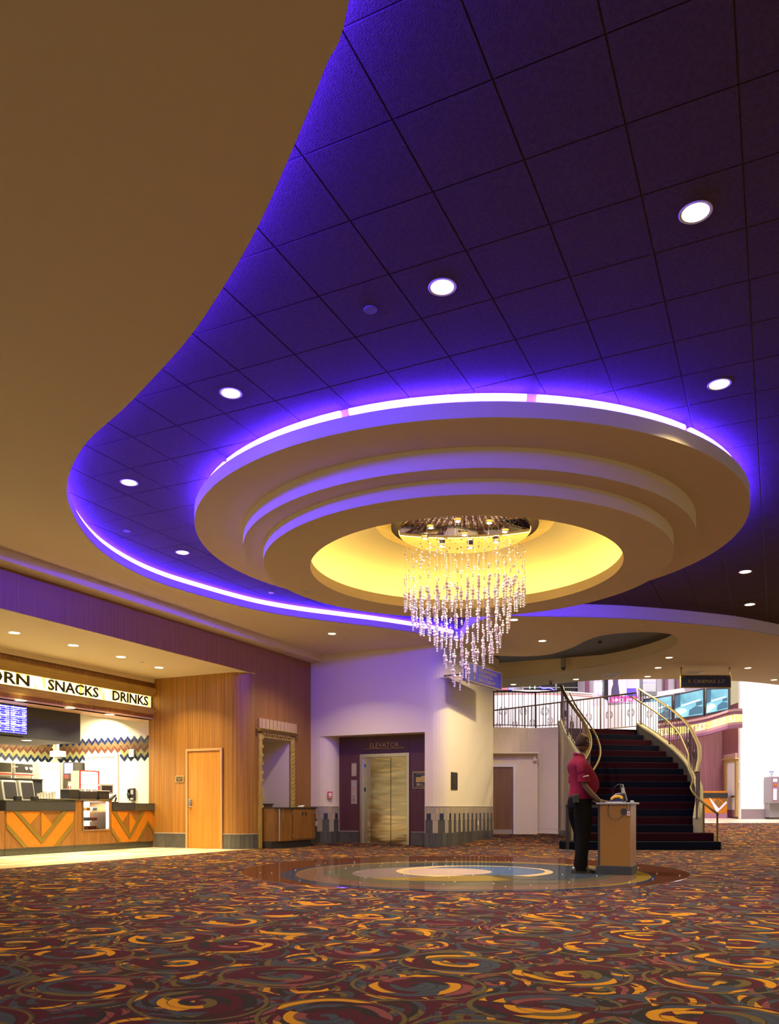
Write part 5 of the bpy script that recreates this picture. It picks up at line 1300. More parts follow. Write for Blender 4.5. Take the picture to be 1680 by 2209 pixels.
# curved parapet of the upper level and the drum-like wall below
def wstrip(nm, mk, pts, z0, z1, kind='structure', parent=None):
    b = MB(); b.strip([w2(*p) for p in pts], [(0, z0), (0, z1)]); b2 = b.build(nm, M[mk], parent, smooth=True, fix=False)
    if parent is None: struct(b2)
    return b2
PP = [(p.x, p.y) for p in smooth_path([((px-CX)/FPX*Y, Y, 0) for px, Y in ((980, 31.0), (1067, 30.2), (1140, 30.0), (1213, 30.2), (1278, 30.8))], 5)]
zb = zz(1575, 30.2)
wstrip('wall_parapet', 'atr', PP, zb-0.6, zz(1500.5, 30.2)); wstrip('trim_11', 'pink', PP, zz(1500.5, 30.2), zz(1497, 30.2)); wstrip('trim_12', 'atr', PP, zz(1497, 30.2), zz(1491, 30.2))
b = MB(); b.strip([w2(*p) for p in PP], [(0.06, zz(1491, 30.2)), (-0.35, zz(1491, 30.2)), (-0.35, zz(1493.5, 30.2)), (0.06, zz(1493.5, 30.2)), (0.06, zz(1491, 30.2))]); struct(b.build('trim_13', M['atr'], fix=False))
# return of the parapet (lavender, in shade) and lower white drum
PR = [((1278-CX)/FPX*30.8, 30.8), ((1316-CX)/FPX*33.5, 33.5), ((1400-CX)/FPX*34.6, 34.6)]
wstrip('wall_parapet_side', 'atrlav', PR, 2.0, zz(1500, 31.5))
DP = [(p.x, p.y) for p in smooth_path([((px-CX)/FPX*Y, Y, 0) for px, Y in ((1240, 31.4), (1290, 29.8), (1335, 29.6), (1372, 30.0), (1420, 31.0))], 5)]
b = MB(); vs = []; fs = []
for i, p in enumerate(DP):
    py = 1527-14*i/(len(DP)-1); vs += [(*w2(*p), 2.2), (*w2(*p), zz(py, p[1]))]
for i in range(len(DP)-1): fs.append((2*i, 2*i+2, 2*i+3, 2*i+1))
b.add(vs, fs); struct(b.build('wall_drum', M['atr'], smooth=True, fix=False))
# sloping white parapet behind the screens
q_ = [at(1374, 1512, 34.4), at(1478, 1491.5, 34.0), at(1474, 1484, 34.0), at(1374, 1499, 34.4)]
struct(MB().plate(q_, w3(0, 1, 0)-w3(0, 0, 0), 0.15).build('trim_14', M['atr']))
# upper back wall: dark windows, pilasters, poster
def wplate(px0, py0, px1, py1, Y, th, mk, nm, parent=None):
    b = MB(); P = [at(px0, py1, Y), at(px1, py1, Y), at(px1, py0, Y), at(px0, py0, Y)]
    b.plate(P, w3(0, 1, 0)-w3(0, 0, 0), th)
    if parent: sub(b, parent)
    return b.build(nm, M[mk], parent)
t = thing('upper_window', 'dark upper window with blue reflections above the landing railing', 'window', tuple(at(1180, 1478, 35.5)))
wplate(1128, 1420, 1246, 1492, 35.5, 0.1, 'darkglass', 'glass', t); wplate(1198, 1420, 1201, 1492, 35.4, 0.08, 'grey', 'mullion', t); wplate(1126, 1420, 1129, 1492, 35.4, 0.08, 'grey', 'mullion', t); wplate(1128, 1482, 1246, 1484, 35.4, 0.06, 'grey', 'transom', t)
M['neonb'] = mat('blue_neon_and_reflection', (0.2, 0.2, 1), 0.5, emit=(0.12, 0.10, 1.0), estr=3.0); M['neonr'] = mat('red_neon', (1, 0.1, 0.1), 0.5, emit=(1.0, 0.08, 0.12), estr=2.2); M['neong'] = mat('pale_neon', (1, 1, 1), 0.5, emit=(0.8, 1.0, 0.8), estr=1.4)
sub(MB().tube([p for p in smooth_path([at(1163, 1481, 35.3), at(1172, 1485, 35.3), at(1185, 1484, 35.3), at(1196, 1489, 35.3)], 4)], 0.025, 6), t).build('blue_light', M['neonb'], t)  # glowing tube stands in for the blue reflection in the glass
for px in (1142, 1153): wplate(px, 1468, px+1.2, 1486, 35.35, 0.03, 'neong', 'green_light', t)
t = thing('neon_panel', 'dark upper panel with red and blue neon beside the column', 'sign', tuple(at(1100, 1480, 35.6)))
wplate(1066, 1440, 1115, 1495, 35.6, 0.1, 'darkglass', 'panel', t); wplate(1080, 1484, 1094, 1487.5, 35.5, 0.03, 'neonr', 'red_light', t); wplate(1096, 1483, 1108, 1488, 35.5, 0.03, 'neonb', 'blue_light', t)
for i, (a, b_) in enumerate(((1263, 1271), (1434, 1441), (1459, 1466))):
    o = wplate(a, 1300, b_, 1500, 35.9, 0.12, 'mauve', 'trim_15'); struct(o)
# marquee side with vertical white letters
t = thing('vertical_sign', 'lavender sign side with white vertical lettering left of the tall poster', 'sign', tuple(at(1290, 1490, 33.5)))
wplate(1280, 1440, 1302, 1503, 33.6, 0.4, 'atrlav', 'panel', t)
M['litletter'] = mat('lit_white_letter', (1, 1, 1), 0.5, emit=(1, 0.95, 1), estr=1.2)
for i, ch in enumerate('CINEMA'):
    V, F = text_mesh(ch, 0.10, 0.11, 0.02)
    for px in (1284, 1293):
        p0 = at(px, 1473+i*5.2, 33.55)
        sub(MB().add([p0+w3(a, -d_, 0)-w3(0, 0, 0)+Vector((0, 0, c)) for a, c, d_ in V], F), t).build('letter', M['litletter'], t, fix=False)
# tall poster of two figures seen from the shoulders down
t = thing('fashion_poster', 'tall lit poster of a dark dress and a striped top above the stairs', 'poster', tuple(at(1346, 1490, 33.0)))
M['posterbg'] = mat('poster_lavender', (0.55, 0.45, 0.75), 0.5, emit=(0.5, 0.42, 0.75), estr=0.25)
M['pskin'] = mat('poster_skin', (0.7, 0.45, 0.4), 0.5, emit=(0.75, 0.50, 0.50), estr=0.5); M['pdark'] = mat('poster_dress', (0.04, 0.02, 0.10), 0.5); M['pblue'] = mat('poster_skirt', (0.05, 0.02, 0.35), 0.5, emit=(0.06, 0.02, 0.45), estr=0.6)
M['pstripe'] = mat('poster_top', (0.45, 0.38, 0.55), 0.5, emit=(0.45, 0.38, 0.6), estr=0.5); M['pmag'] = mat('poster_magenta', (0.4, 0.03, 0.25), 0.5, emit=(0.30, 0.03, 0.20), estr=0.3)
wplate(1303, 1400, 1314, 1515, 33.05, 0.3, 'darkglass', 'side_panel', t); wplate(1312, 1400, 1379, 1516, 33.0, 0.08, 'posterbg', 'sheet', t)
def pp(pts, mk, nm, k=1):
    P = [at(1060+x/5.25, 1380+y/5.25, 33.0-0.006*k) for x, y in pts]; sub(MB().plate(P, w3(0, 1, 0)-w3(0, 0, 0), 0.004), t).build(nm, M[mk], t)
pp([(1345,300),(1370,300),(1375,520),(1362,640),(1340,640)], 'pskin', 'arm_picture'); pp([(1445,300),(1470,420),(1500,640),(1470,640),(1440,470)], 'pskin', 'arm_picture')
pp([(1360,300),(1450,300),(1432,480),(1448,600),(1448,700),(1350,700),(1358,560),(1378,500)], 'pdark', 'dress_picture', 2)
pp([(1500,300),(1535,300),(1520,520),(1490,640),(1478,560)], 'pskin', 'arm_picture'); pp([(1535,300),(1650,300),(1636,550),(1534,550)], 'pstripe', 'top_picture', 2); pp([(1534,548),(1636,548),(1652,640),(1530,640)], 'pblue', 'skirt_picture', 2)
pp([(1640,300),(1665,300),(1660,600),(1645,600)], 'pskin', 'arm_picture')
pp([(1335,640),(1660,640),(1660,690),(1335,718)], 'pmag', 'caption_band', 3)
for s_, a, w_ in (('URCI', 1372, 0.42), ('JRU', 1520, 0.5)):
    V, F = text_mesh(s_, w_, 0.12, 0.01); p0 = at(1060+a/5.25, 1513.5, 32.97)
    sub(MB().add([p0+w3(x, -d_, 0)-w3(0, 0, 0)+Vector((0, 0, c)) for x, c, d_ in V], F), t).build('lettering', M['litletter'], t, fix=False)
t = thing('dark_monitor', 'dark framed panel with a blue glow right of the tall poster', 'screen', tuple(at(1399, 1480, 33.4)))
wplate(1376, 1440, 1417, 1500, 33.4, 0.2, 'black', 'frame', t); wplate(1386, 1440, 1414.5, 1492, 33.38, 0.01, 'darkglass', 'screen', t); wplate(1386, 1471, 1414, 1473.5, 33.36, 0.01, 'neonb', 'blue_light', t)

# hanging sign CINEMAS 2-7
YS = 21.6; xs0 = (1468-CX)/FPX*YS; xs1 = (1577-CX)/FPX*YS
t = thing('cinemas_sign', 'dark hanging sign with gold CINEMAS 2-7 lettering on two rods', 'sign', (*w2(xs0, YS), zz(1483.5, YS)), TH)
L_ = xs1-xs0; hh = (1483.5-1456)/FPX*YS
MB().box(0, 0, 0, L_, 0.07, hh).build('frame', M['brass'], t, bevel=0.005); MB().box(0.025, -0.006, 0.025, L_-0.025, 0, hh-0.025).build('field', M['navytile'], t)
text_obj('lettering', 'CINEMAS 2-7', (0.34, -0.007, hh*0.36), (1, 0, 0), 0.82, 0.09, M['gold'], t, 0.004)
b = MB(); b.plate([(0.20, -0.006, hh*0.62), (0.28, -0.006, hh*0.62), (0.20, -0.006, hh*0.36)], (0, -1, 0), 0.004); b.bar((0.22, -0.008, hh*0.55), (0.28, -0.008, hh*0.33), 0.02, 0.004, (0, -1, 0)); b.build('arrow', M['brass'], t)
b = MB()
for cx_, cz_, sx, sz_ in ((0.03, hh-0.03, 1, -1), (L_-0.03, hh-0.03, -1, -1)):
    b.plate([(cx_, -0.006, cz_), (cx_+0.10*sx, -0.006, cz_), (cx_, -0.006, cz_+0.05*sz_)], (0, -1, 0), 0.003)
b.build('corner_ornament', M['brass'], t)['kind'] = 'stuff'
for x in (0.025, L_-0.03):
    MB().tube([(x, 0.035, hh), (x, 0.035, ZG-zz(1483.5, YS))], 0.011, 8).build('rod', M['iron'], t); MB().cyl((x, 0.035, ZG-zz(1483.5, YS)-0.015), 0.035, 0.014, 12).build('rod_cap', M['iron'], t)

# ceiling fittings
def domecam(loc, label, r=0.075, drop=0.12):
    t = thing('dome_camera', label, 'camera', loc)
    MB().cyl((0, 0, -0.015), r*1.3, 0.015, 16).build('base', M['grey'], t); MB().cyl((0, 0, -drop), r*0.9, drop-0.015, 16).build('housing', M['grey'], t, smooth=True); MB().ico((0, 0, -drop-0.01), r*0.8, 2).build('dome', M['black'], t, smooth=True)
x, y = onz(1215, 1416, 5.0); domecam((x, y, 5.0), 'larger dark dome camera hanging in the curved ceiling recess', 0.08, 0.30)
x, y = onz(1294, 1377, 5.0); domecam((x, y, 5.0), 'small dome detector at the inner end of the ceiling recess', 0.06, 0.08)
x, y = onz(1188, 1469, ZG); domecam((x, y, ZG), 'small dome detector in cream ceiling above the landing railing', 0.05, 0.07)
def vent(px, py, w_, d_, label):
    x, y = onz(px, py, ZG); t = thing('ceiling_vent', label, 'vent', (x, y, ZG), TH)
    b = MB(); b.box(-w_/2, -d_/2, -0.012, w_/2, -d_/2+0.03, 0); b.box(-w_/2, d_/2-0.03, -0.012, w_/2, d_/2, 0); b.box(-w_/2, -d_/2+0.03, -0.012, -w_/2+0.03, d_/2-0.03, 0); b.box(w_/2-0.03, -d_/2+0.03, -0.012, w_/2, d_/2-0.03, 0); b.build('frame', M['plastic'], t)
    MB().box(-w_/2+0.03, -d_/2+0.03, -0.003, w_/2-0.03, d_/2-0.03, -0.001).build('backing', M['stone'], t)
    n = int((d_-0.06)/0.07)
    for k in range(n): MB().box(-w_/2+0.03, -d_/2+0.045+k*0.07, -0.01, w_/2-0.03, -d_/2+0.07+k*0.07, -0.004).build('slat', M['plastic'], t)
vent(1317, 1455.5, 0.42, 0.6, 'white slatted vent in the cream ceiling left of the Cinemas sign')
vent(1496, 1450.5, 0.42, 0.45, 'slatted vent in the cream ceiling behind the Cinemas sign')
def cap(px, py, z, label, r=0.045, mk='trimring'):
    x, y = onz(px, py, z); t = MB().lathe([(0.001, -0.012), (r*0.9, -0.012), (r, -0.006), (r, -0.001)], n=20).build('sprinkler_cap', M[mk], smooth=True); t.location = (x, y, z); tag(t, label, 'sprinkler', 'sprinkler caps in the ceilings')
M['purplecap'] = mat('tile_coloured_cap', (0.15, 0.11, 0.13), 0.6)
cap(799, 667, ZT, 'round dark cap in the tiles left of the nearest central downlight', 0.055, 'purplecap')
cap(274, 1144.5, ZT, 'round cap in the blue tiles left of the drum', 0.055, 'purplecap')
cap(585, 1278, ZT, 'small bright cap in the blue tiles at the lower left drum rim', 0.05, 'trimring')
cap(819, 1099, 4.193, 'disc cap in the drum underside near its upper left', 0.06)
cap(1412, 1172, 4.193, 'disc cap in the drum underside near its right rim', 0.06)
cap(661, 1276.5, 4.193, 'disc cap in the drum underside near its lower left', 0.06)
cap(1384, 1348, ZG, 'small white cap in cream ceiling under the dark tiles', 0.05, 'plastic'); cap(1149, 1370.5, ZG, 'small white cap in cream ceiling right of the chandelier', 0.04, 'plastic'); cap(1468, 1404, ZG, 'small white cap in the cream ceiling right of the recess', 0.04, 'plastic')
cap(744, 1377, ZG, 'faint cap in cream ceiling beside the lone downlight above the elevator', 0.04); cap(307, 1428.5, 3.857, 'small cap between the two right downlights of the bright soffit', 0.04); cap(80, 1239.5, 4.47, 'cap in the crown beam underside at left', 0.05)
# kiosk on the white wall and the notice above
Yk = 30.9
t = thing('ticket_kiosk', 'pale grey ticket kiosk against the white wall at the right edge', 'kiosk', tuple(at(1668, 1762, Yk)))
def kb(px0, py0, px1, py1, y0, y1, mk, nm, bv=0): 
    X0, X1 = (px0-CX)/FPX*Yk, (px1-CX)/FPX*Yk
    sub(wbox(X0, Yk+y0, zz(py1, Yk), X1, Yk+y1, zz(py0, Yk)), t).build(nm, M[mk], t, bevel=bv)
M['kiosk'] = mat('grey_kiosk_metal', (0.22, 0.20, 0.22), 0.4)
kb(1656, 1733, 1690, 1763, -0.15, 0.28, 'kiosk', 'pedestal'); kb(1653.5, 1676, 1690, 1733, -0.35, 0.25, 'kiosk', 'cabinet', 0.02); kb(1657, 1679, 1667, 1728, -0.36, -0.345, 'mauve', 'face_panel')
kb(1658, 1681, 1666, 1687, -0.375, -0.355, 'litletter', 'screen'); kb(1658.5, 1691.5, 1665, 1696, -0.375, -0.355, 'orange', 'card_slot'); kb(1658, 1702, 1665.5, 1726, -0.37, -0.355, 'atrlav', 'chute')
M['paper'] = mat('paper', (0.88, 0.88, 0.95), 0.8); M['ink'] = mat('blue_ink', (0.05, 0.06, 0.35), 0.7)
t = thing('paper_notice', 'small white paper notice above the ticket kiosk', 'notice', tuple(at(1664, 1675, YW-0.02)))
wplate(1658, 1660, 1670.5, 1675, YW-0.02, 0.01, 'paper', 'sheet', t)
for py, w_ in ((1665, 5), (1669.5, 2.5), (1673, 1)): wplate(1664-w_, py-0.8, 1664+w_, py+0.6, YW-0.03, 0.005, 'ink', 'lettering', t)
t = thing('door_intercom', 'tiny pale intercom right of the gilded door frame', 'intercom', tuple(jp(1591.5, 1686)+jn*0.01))
p0 = jp(1593.2, 1689); p1 = jp(1595, 1689); p2 = jp(1595, 1683.5); p3 = jp(1593.2, 1683.5)
sub(MB().plate([p0, p1, p2, p3], jn, 0.03), t).build('box', M['plastic'], t); sub(MB().plate([p0.lerp(p2, 0.3), p1.lerp(p2, 0.3), p2.lerp(p0, 0.2), p3.lerp(p0, 0.2)][:4], jn, 0.035), t).build('speaker', M['grey'], t)
# ================================================================ TERRAZZO MEDALLION
MCX, MCY, MR = -4.216, 11.177, 3.163
md = struct(MB().lathe([(0.001, 0.004), (MR, 0.004), (MR+0.012, 0.0)], (MCX, MCY, 0), 128).build('floor_medallion', terrazzo('maroon_terrazzo', (0.085, 0.030, 0.016))))
def inlay(pts, z, mname, col, amt=0.12):
    if mname not in M: M[mname] = terrazzo(mname, col, amt)
    b = MB(); b.prism([onz(px, py, 0.0) for px, py in pts], 0.002, z); b.build('inlay', M[mname], md, fix=True)
def ell(cx_, cy_, rx, ry, a0=0, a1=360, n=48): return [(cx_+rx*math.cos(math.radians(a0+(a1-a0)*i/n)), cy_+ry*math.sin(math.radians(a0+(a1-a0)*i/n))) for i in range(n)]
def disc(pl, pr, pt, pb, z, mname, col, amt=0.12):   # a true circle on the floor between seen extremes
    A = Vector((*onz(pl[0], pl[1], 0), 0)); B_ = Vector((*onz(pr[0], pr[1], 0), 0)); c = (A+B_)/2; r = (A-B_).length/2
    if pt is not None: c = Vector((*w2(pt[0], pt[1]), 0)); r = pb
    if mname not in M: M[mname] = terrazzo(mname, col, amt)
    MB().lathe([(0.001, z), (r, z), (r, 0.002)], (c.x, c.y, 0), 96).build('inlay', M[mname], md)
# centres in the wing axes (X, Y), radii in metres; each disc lies a hair above the one below
disc((0, 1880), (1, 1880), (0.95, 11.20), 2.52, 0.0050, 'navy_terrazzo', (0.030, 0.036, 0.065), 0.3)
disc((0, 1880), (1, 1880), (1.03, 11.25), 2.40, 0.0058, 'gold_terrazzo', (0.218, 0.139, 0.025))
disc((0, 1880), (1, 1880), (0.92, 11.12), 2.28, 0.0066, 'rose_terrazzo', (0.126, 0.071, 0.046))
disc((0, 1880), (1, 1880), (0.98, 11.28), 1.98, 0.0074, 'olive_terrazzo', (0.080, 0.071, 0.042))
disc((0, 1880), (1, 1880), (1.35, 11.5), 1.62, 0.0082, 'slate_terrazzo', (0.036, 0.046, 0.055), 0.3)
disc((0, 1880), (1, 1880), (0.62, 11.1), 1.22, 0.0090, 'mauve_terrazzo', (0.160, 0.113, 0.097))
disc((0, 1880), (1, 1880), (1.10, 11.45), 1.10, 0.0098, 'cream_terrazzo', (0.50, 0.36, 0.15))
disc((0, 1880), (1, 1880), (1.22, 11.5), 0.88, 0.0106, 'blue_terrazzo', (0.06, 0.10, 0.16), 0.4)
disc((0, 1880), (1, 1880), (0.72, 11.35), 0.62, 0.0114, 'blush_terrazzo', (0.40, 0.28, 0.20))
# the broad gold blade sweeping through the front
inlay([(800, 1897), (860, 1895), (930, 1893.5), (1000, 1891), (1045, 1890), (1075, 1895), (1110, 1900.5), (1060, 1902.5), (980, 1903), (900, 1902), (840, 1900.5)], 0.0122, 'gold_terrazzo', (0.210, 0.139, 0.025))
inlay([(1060, 1901.5), (1110, 1899.5), (1200, 1904), (1205, 1908), (1130, 1908), (1075, 1906)], 0.0110, 'olive_terrazzo', (0.080, 0.071, 0.042))
inlay([(1010, 1889.5), (1065, 1888.5), (1150, 1893), (1200, 1898), (1120, 1899.5), (1060, 1895)], 0.0116, 'olive_terrazzo', (0.080, 0.071, 0.042))
# reflective flecks of glass
b = MB()
for k in range(60):
    a = random.random()*2*PI; r = MR*math.sqrt(random.random())*0.97
    b.ico((MCX+r*math.cos(a), MCY+r*math.sin(a), 0.012), 0.008, 1)
o = b.build('glass_fleck', mat('mirror_fleck', (0.95, 0.93, 0.9), 0.1, 0.3), md); o['kind'] = 'stuff'

# ================================================================ CHANDELIER
ch = thing('chandelier', 'large round bead chandelier cascading from a mirrored plate in the yellow dome', 'chandelier', (DCX, DCY, 4.86))
ZP = 4.72-4.86
MB().lathe([(0.001, ZP), (0.90, ZP), (0.915, ZP+0.01), (0.915, ZP+0.035), (0.001, ZP+0.035)], n=64).build('mirror_plate', M['mirror'], ch, smooth=True)
MB().cyl((0, 0, ZP+0.035), 0.12, -ZP-0.035, 20).build('stem', M['mirror'], ch, smooth=True)
MB().lathe([(1.02, -0.06), (1.20, -0.035), (1.24, -0.01)], n=64).build('outer_ring', M['gold'], ch, smooth=True)
lampspots = [(0, 0)]+[(0.56*math.cos(2*PI*k/8+0.2), 0.56*math.sin(2*PI*k/8+0.2)) for k in range(8)]
M['bulb'] = mat('halogen_bulb', (1, 1, 1), 0.3, emit=(1.0, 0.95, 0.85), estr=25.0)
for x, y in lampspots:
    l_ = MB().lathe([(0.055, ZP), (0.05, ZP-0.025), (0.03, ZP-0.03)], (x, y, 0), 16).build('lamp', M['mirror'], ch, smooth=True)
    MB().lathe([(0.001, ZP-0.034), (0.03, ZP-0.034), (0.033, ZP-0.02)], (x, y, 0), 12).build('bulb', M['bulb'], l_, smooth=True)
    lamp('chandelier_lamp', (DCX+x, DCY+y, 4.66), 20, (1.0, 0.90, 0.78), 0.09, (DCX+x, DCY+y, 0), 120)
rings_ = [(0.83, 38, 3.62), (0.73, 30, 3.47), (0.62, 25, 3.31), (0.50, 20, 3.15), (0.39, 15, 2.97), (0.28, 10, 2.80), (0.17, 6, 2.62), (0.06, 2, 2.50)]
rnd = random.Random(5)
for ri, (R_, n_, zb_) in enumerate(rings_):
    for k in range(n_):
        a = 2*PI*(k+0.5*(ri % 2))/n_+0.3*ri
        x, y = R_*math.cos(a), R_*math.sin(a)
        dz = 0.10*math.sin(a+1.2*ri)+rnd.uniform(-0.05, 0.05)
        zb2 = zb_-4.86+dz+0.08
        b = MB(); p_ = MB(); w_ = MB()
        z = zb2
        for q_ in range(rnd.choice((3, 4, 4, 5))): b.ico((x, y, z), 0.0150, 1, (1, 1, 1.1)); z += 0.032
        for q_ in range(rnd.choice((1, 2, 2))): z += 0.010; p_.ico((x, y, z), 0.0265, 1); z += 0.038
        for q_ in range(rnd.choice((1, 2, 3))): b.ico((x, y, z), 0.013, 1); z += 0.028
        # second cluster and, on the outer rings, single beads on the way up
        z += 0.08+0.05*rnd.random()
        for q_ in range(2): b.ico((x, y, z), 0.014, 1); z += 0.03
        if ri < 3:
            zz_ = 3.93+0.10*math.sin(a*1.0+0.6)-4.86
            if zz_ > z: p_.ico((x, y, zz_), 0.024, 1); p_.ico((x, y, zz_+0.045), 0.024, 1)
            zz_ = 4.15+0.14*math.sin(a*1.0+2.0+ri)-4.86
            b.ico((x, y, zz_), 0.015, 1)
            zz_ = 4.42-4.86+0.03*math.sin(a)
            b.ico((x, y, zz_), 0.012, 1)
        else:
            for q_ in range(1): b.ico((x, y, -1.0+rnd.uniform(0, 0.7)+max(0, z+1.0)*0), 0.013, 1)
        w_.bar((x, y, zb2), (x, y, ZP), 0.0007)
        s_ = w_.build('bead_strand', M['wire'], ch, fix=False)
        b.build('clear_bead', M['crystal'], s_, smooth=False, fix=False)['kind'] = 'stuff'
        if p_.v: p_.build('pink_bead', M['pearl'], s_, smooth=True, fix=False)['kind'] = 'stuff'

# ================================================================ PODIUM
px0_, px1_, py0_, py1_ = -2.20, -1.775, 11.06, 11.52
t = thing('podium', 'orange brown wooden podium with a dark plinth, the man beside it', 'podium', ((px0_+px1_)/2, (py0_+py1_)/2, 0))
pcx, pcy = t.location.x, t.location.y
sub(MB().box(px0_-0.02, py0_-0.02, 0, px1_+0.02, py1_+0.02, 0.125), t).build('plinth', M['blackm'], t, bevel=0.006)
M['podwood'] = mat('podium_veneer', (0.25, 0.118, 0.013), 0.45, noise=(70, 0.12)); M['podside'] = mat('podium_edge', (0.32, 0.17, 0.10), 0.4, noise=(1, 0.1, (30, 30, 1)))
sub(MB().box(px0_+0.03, py0_+0.004, 0.125, px1_-0.0, py1_, 0.95), t).build('body', M['podwood'], t)
sub(MB().box(px1_, py0_+0.004, 0.125, px1_+0.006, py1_, 0.95), t).build('side_panel', M['podside'], t)
sub(MB().box(px0_+0.0, py0_+0.004, 0.125, px0_+0.028, py1_, 0.95), t).build('edge_strip', M['blackm'], t)
sub(MB().box(px0_-0.02, py0_-0.02, 0.95, px1_+0.045, py1_+0.03, 0.975), t).build('top', M['grey'], t, bevel=0.004)
o = sub(MB().cyl((0, 0, 0), 0.045, 0.012, 20), t); o.v = [(x, y, z) for x, y, z in o.v]
g = MB().cyl((0, 0, 0), 0.042, 0.012, 20).build('grommet', M['black'], t); g.rotation_euler = (PI/2, 0, 0); g.location = (px1_-0.08-pcx, py0_+0.003-pcy, 0.855)
cb = [p for p in smooth_path([(px1_-0.09, py0_-0.004, 0.83), (px1_-0.12, py0_-0.01, 0.77), (px1_-0.20, py0_-0.01, 0.75), (px1_-0.27, py0_-0.008, 0.79), (px1_-0.29, py0_-0.006, 0.86), (px1_-0.28, py0_-0.004, 0.945)], 4)]
sub(MB().tube(cb, 0.004, 6), t).build('cord', M['black'], t)
t = thing('key_tag', 'white tag on a chain hanging from the podium edge', 'tag', (px1_-0.02, py0_-0.006, 0.80))
MB().box(-0.018, -0.004, 0, 0.018, 0.0, 0.055).build('label', M['plastic'], t); MB().tube([(0, -0.002, 0.055), (0.004, -0.004, 0.10), (0.008, -0.006, 0.15)], 0.006, 6).build('chain', M['steel'], t)
MB().box(-0.012, -0.0055, 0.012, 0.012, -0.004, 0.04).build('lettering', M['mauve'], t)
# things on the podium
t = thing('radio_charger', 'black and yellow two-way radio cradle on the podium top', 'radio', (px1_-0.16, py0_+0.22, 0.975))
MB().add([(-0.16,-0.09,0),(0.06,-0.09,0),(0.06,0.09,0),(-0.16,0.09,0),(-0.07,-0.06,0.12),(0.04,-0.06,0.14),(0.04,0.06,0.14),(-0.07,0.06,0.12)], [(0,3,2,1),(4,5,6,7),(0,1,5,4),(1,2,6,5),(2,3,7,6),(3,0,4,7)]).build('cradle', M['black'], t, bevel=0.015)
MB().tube([p for p in smooth_path([(-0.12, -0.088, 0.035), (-0.07, -0.092, 0.075), (-0.0, -0.09, 0.08), (0.04, -0.09, 0.05)], 4)], [0.004]+[0.02]*11+[0.004], 8).build('yellow_stripe', mat('yellow_plastic', (0.7, 0.4, 0.02), 0.4), t)
MB().hull8([(0.03,-0.05,0.02),(0.09,-0.05,0.02),(0.09,0.03,0.02),(0.03,0.03,0.02)], [(-0.01,-0.05,0.24),(0.03,-0.05,0.25),(0.03,0.03,0.25),(-0.01,0.03,0.24)]).build('handset', M['black'], t, bevel=0.01)
MB().tube([p for p in smooth_path([(-0.11, 0, 0.11), (-0.09, 0, 0.20), (-0.02, 0, 0.25), (0.02, 0, 0.22)], 4)], 0.004, 6).build('antenna', M['black'], t)
MB().box(0.02, -0.053, 0.12, 0.06, -0.05, 0.2).build('edge_trim', M['steel'], t)
o = tag(MB().box(-0.11, -0.08, 0, 0.11, 0.08, 0.008).build('paper_sheet', M['plastic'], bevel=0.001), 'white paper sheet lying on the podium before the man', 'paper'); o.location = (px0_+0.20, py0_+0.15, 0.975)
t = thing('hand_stamp', 'small round pale stamp at the right end of the podium top', 'stamp', (px1_+0.0, py0_+0.16, 0.975))
MB().cyl((0, 0, 0), 0.03, 0.012, 16).build('base', M['steel'], t); MB().cyl((0, 0, 0.012), 0.022, 0.014, 16).build('knob', M['plastic'], t)

# queue post with belt by the stair foot
x, y = w2((1217.5-CX)/FPX*17.3, 17.0)
t = thing('queue_post', 'black belt post standing left of the stair foot', 'post', (x, y, 0), TH)
MB().lathe([(0.001, 0.03), (0.10, 0.026), (0.17, 0.012), (0.175, 0.0)], n=24).build('base', M['black'], t, smooth=True); MB().cyl((0, 0, 0.025), 0.035, 0.88, 16).build('pole', M['black'], t, smooth=True); MB().cyl((0, 0, 0.90), 0.042, 0.07, 16).build('head', M['black'], t, smooth=True)
MB().box(0.03, -0.003, 0.905, 0.95, 0.003, 0.965).build('belt', M['black'], t)
x2, y2 = w2((1217.5-CX)/FPX*17.3+1.0, 17.0)
t = thing('queue_post', 'black belt post at the stair foot, hidden behind the man', 'post', (x2, y2, 0), TH)
MB().lathe([(0.001, 0.03), (0.10, 0.026), (0.17, 0.012), (0.175, 0.0)], n=24).build('base', M['black'], t, smooth=True); MB().cyl((0, 0, 0.025), 0.035, 0.88, 16).build('pole', M['black'], t, smooth=True)
MB().cyl((0, 0, 0.90), 0.042, 0.07, 16).build('head', M['black'], t, smooth=True)

# ================================================================ THE MAN
def skin_mesh(J, E_, root, sub_=2):
    names = list(J); idx = {n: i for i, n in enumerate(names)}
    me = bpy.data.meshes.new('sk'); me.from_pydata([J[n][:3] for n in names], [(idx[a], idx[b]) for a, b in E_], []); 
    bm = bmesh.new(); bm.from_mesh(me); lay = bm.verts.layers.skin.verify(); bm.verts.ensure_lookup_table()
    for n in names:
        r = J[n][3]; r = (r, r) if not isinstance(r, tuple) else r
        bm.verts[idx[n]][lay].radius = r; bm.verts[idx[n]][lay].use_root = (n == root)
    bm.to_mesh(me); bm.free()
    o = bpy.data.objects.new('sk', me); COL.objects.link(o)
    m1 = o.modifiers.new('s', 'SKIN'); m1.use_smooth_shade = True; m2 = o.modifiers.new('b', 'SUBSURF'); m2.levels = sub_; m2.render_levels = sub_
    dg = bpy.context.evaluated_depsgraph_get(); r = bpy.data.meshes.new_from_object(o.evaluated_get(dg))
    V = [tuple(v.co) for v in r.vertices]; F = [tuple(p.vertices) for p in r.polygons]
    bpy.data.objects.remove(o); bpy.data.meshes.remove(me); bpy.data.meshes.remove(r)
    return V, F
M['skin'] = mat('dark_brown_skin', (0.105, 0.050, 0.022), 0.45, noise=(9, 0.1)); M['shirt'] = mat('crimson_polo', (0.14, 0.008, 0.022), 0.95, spec=0.1, noise=(7, 0.12), bump=0.3, bscale=12)
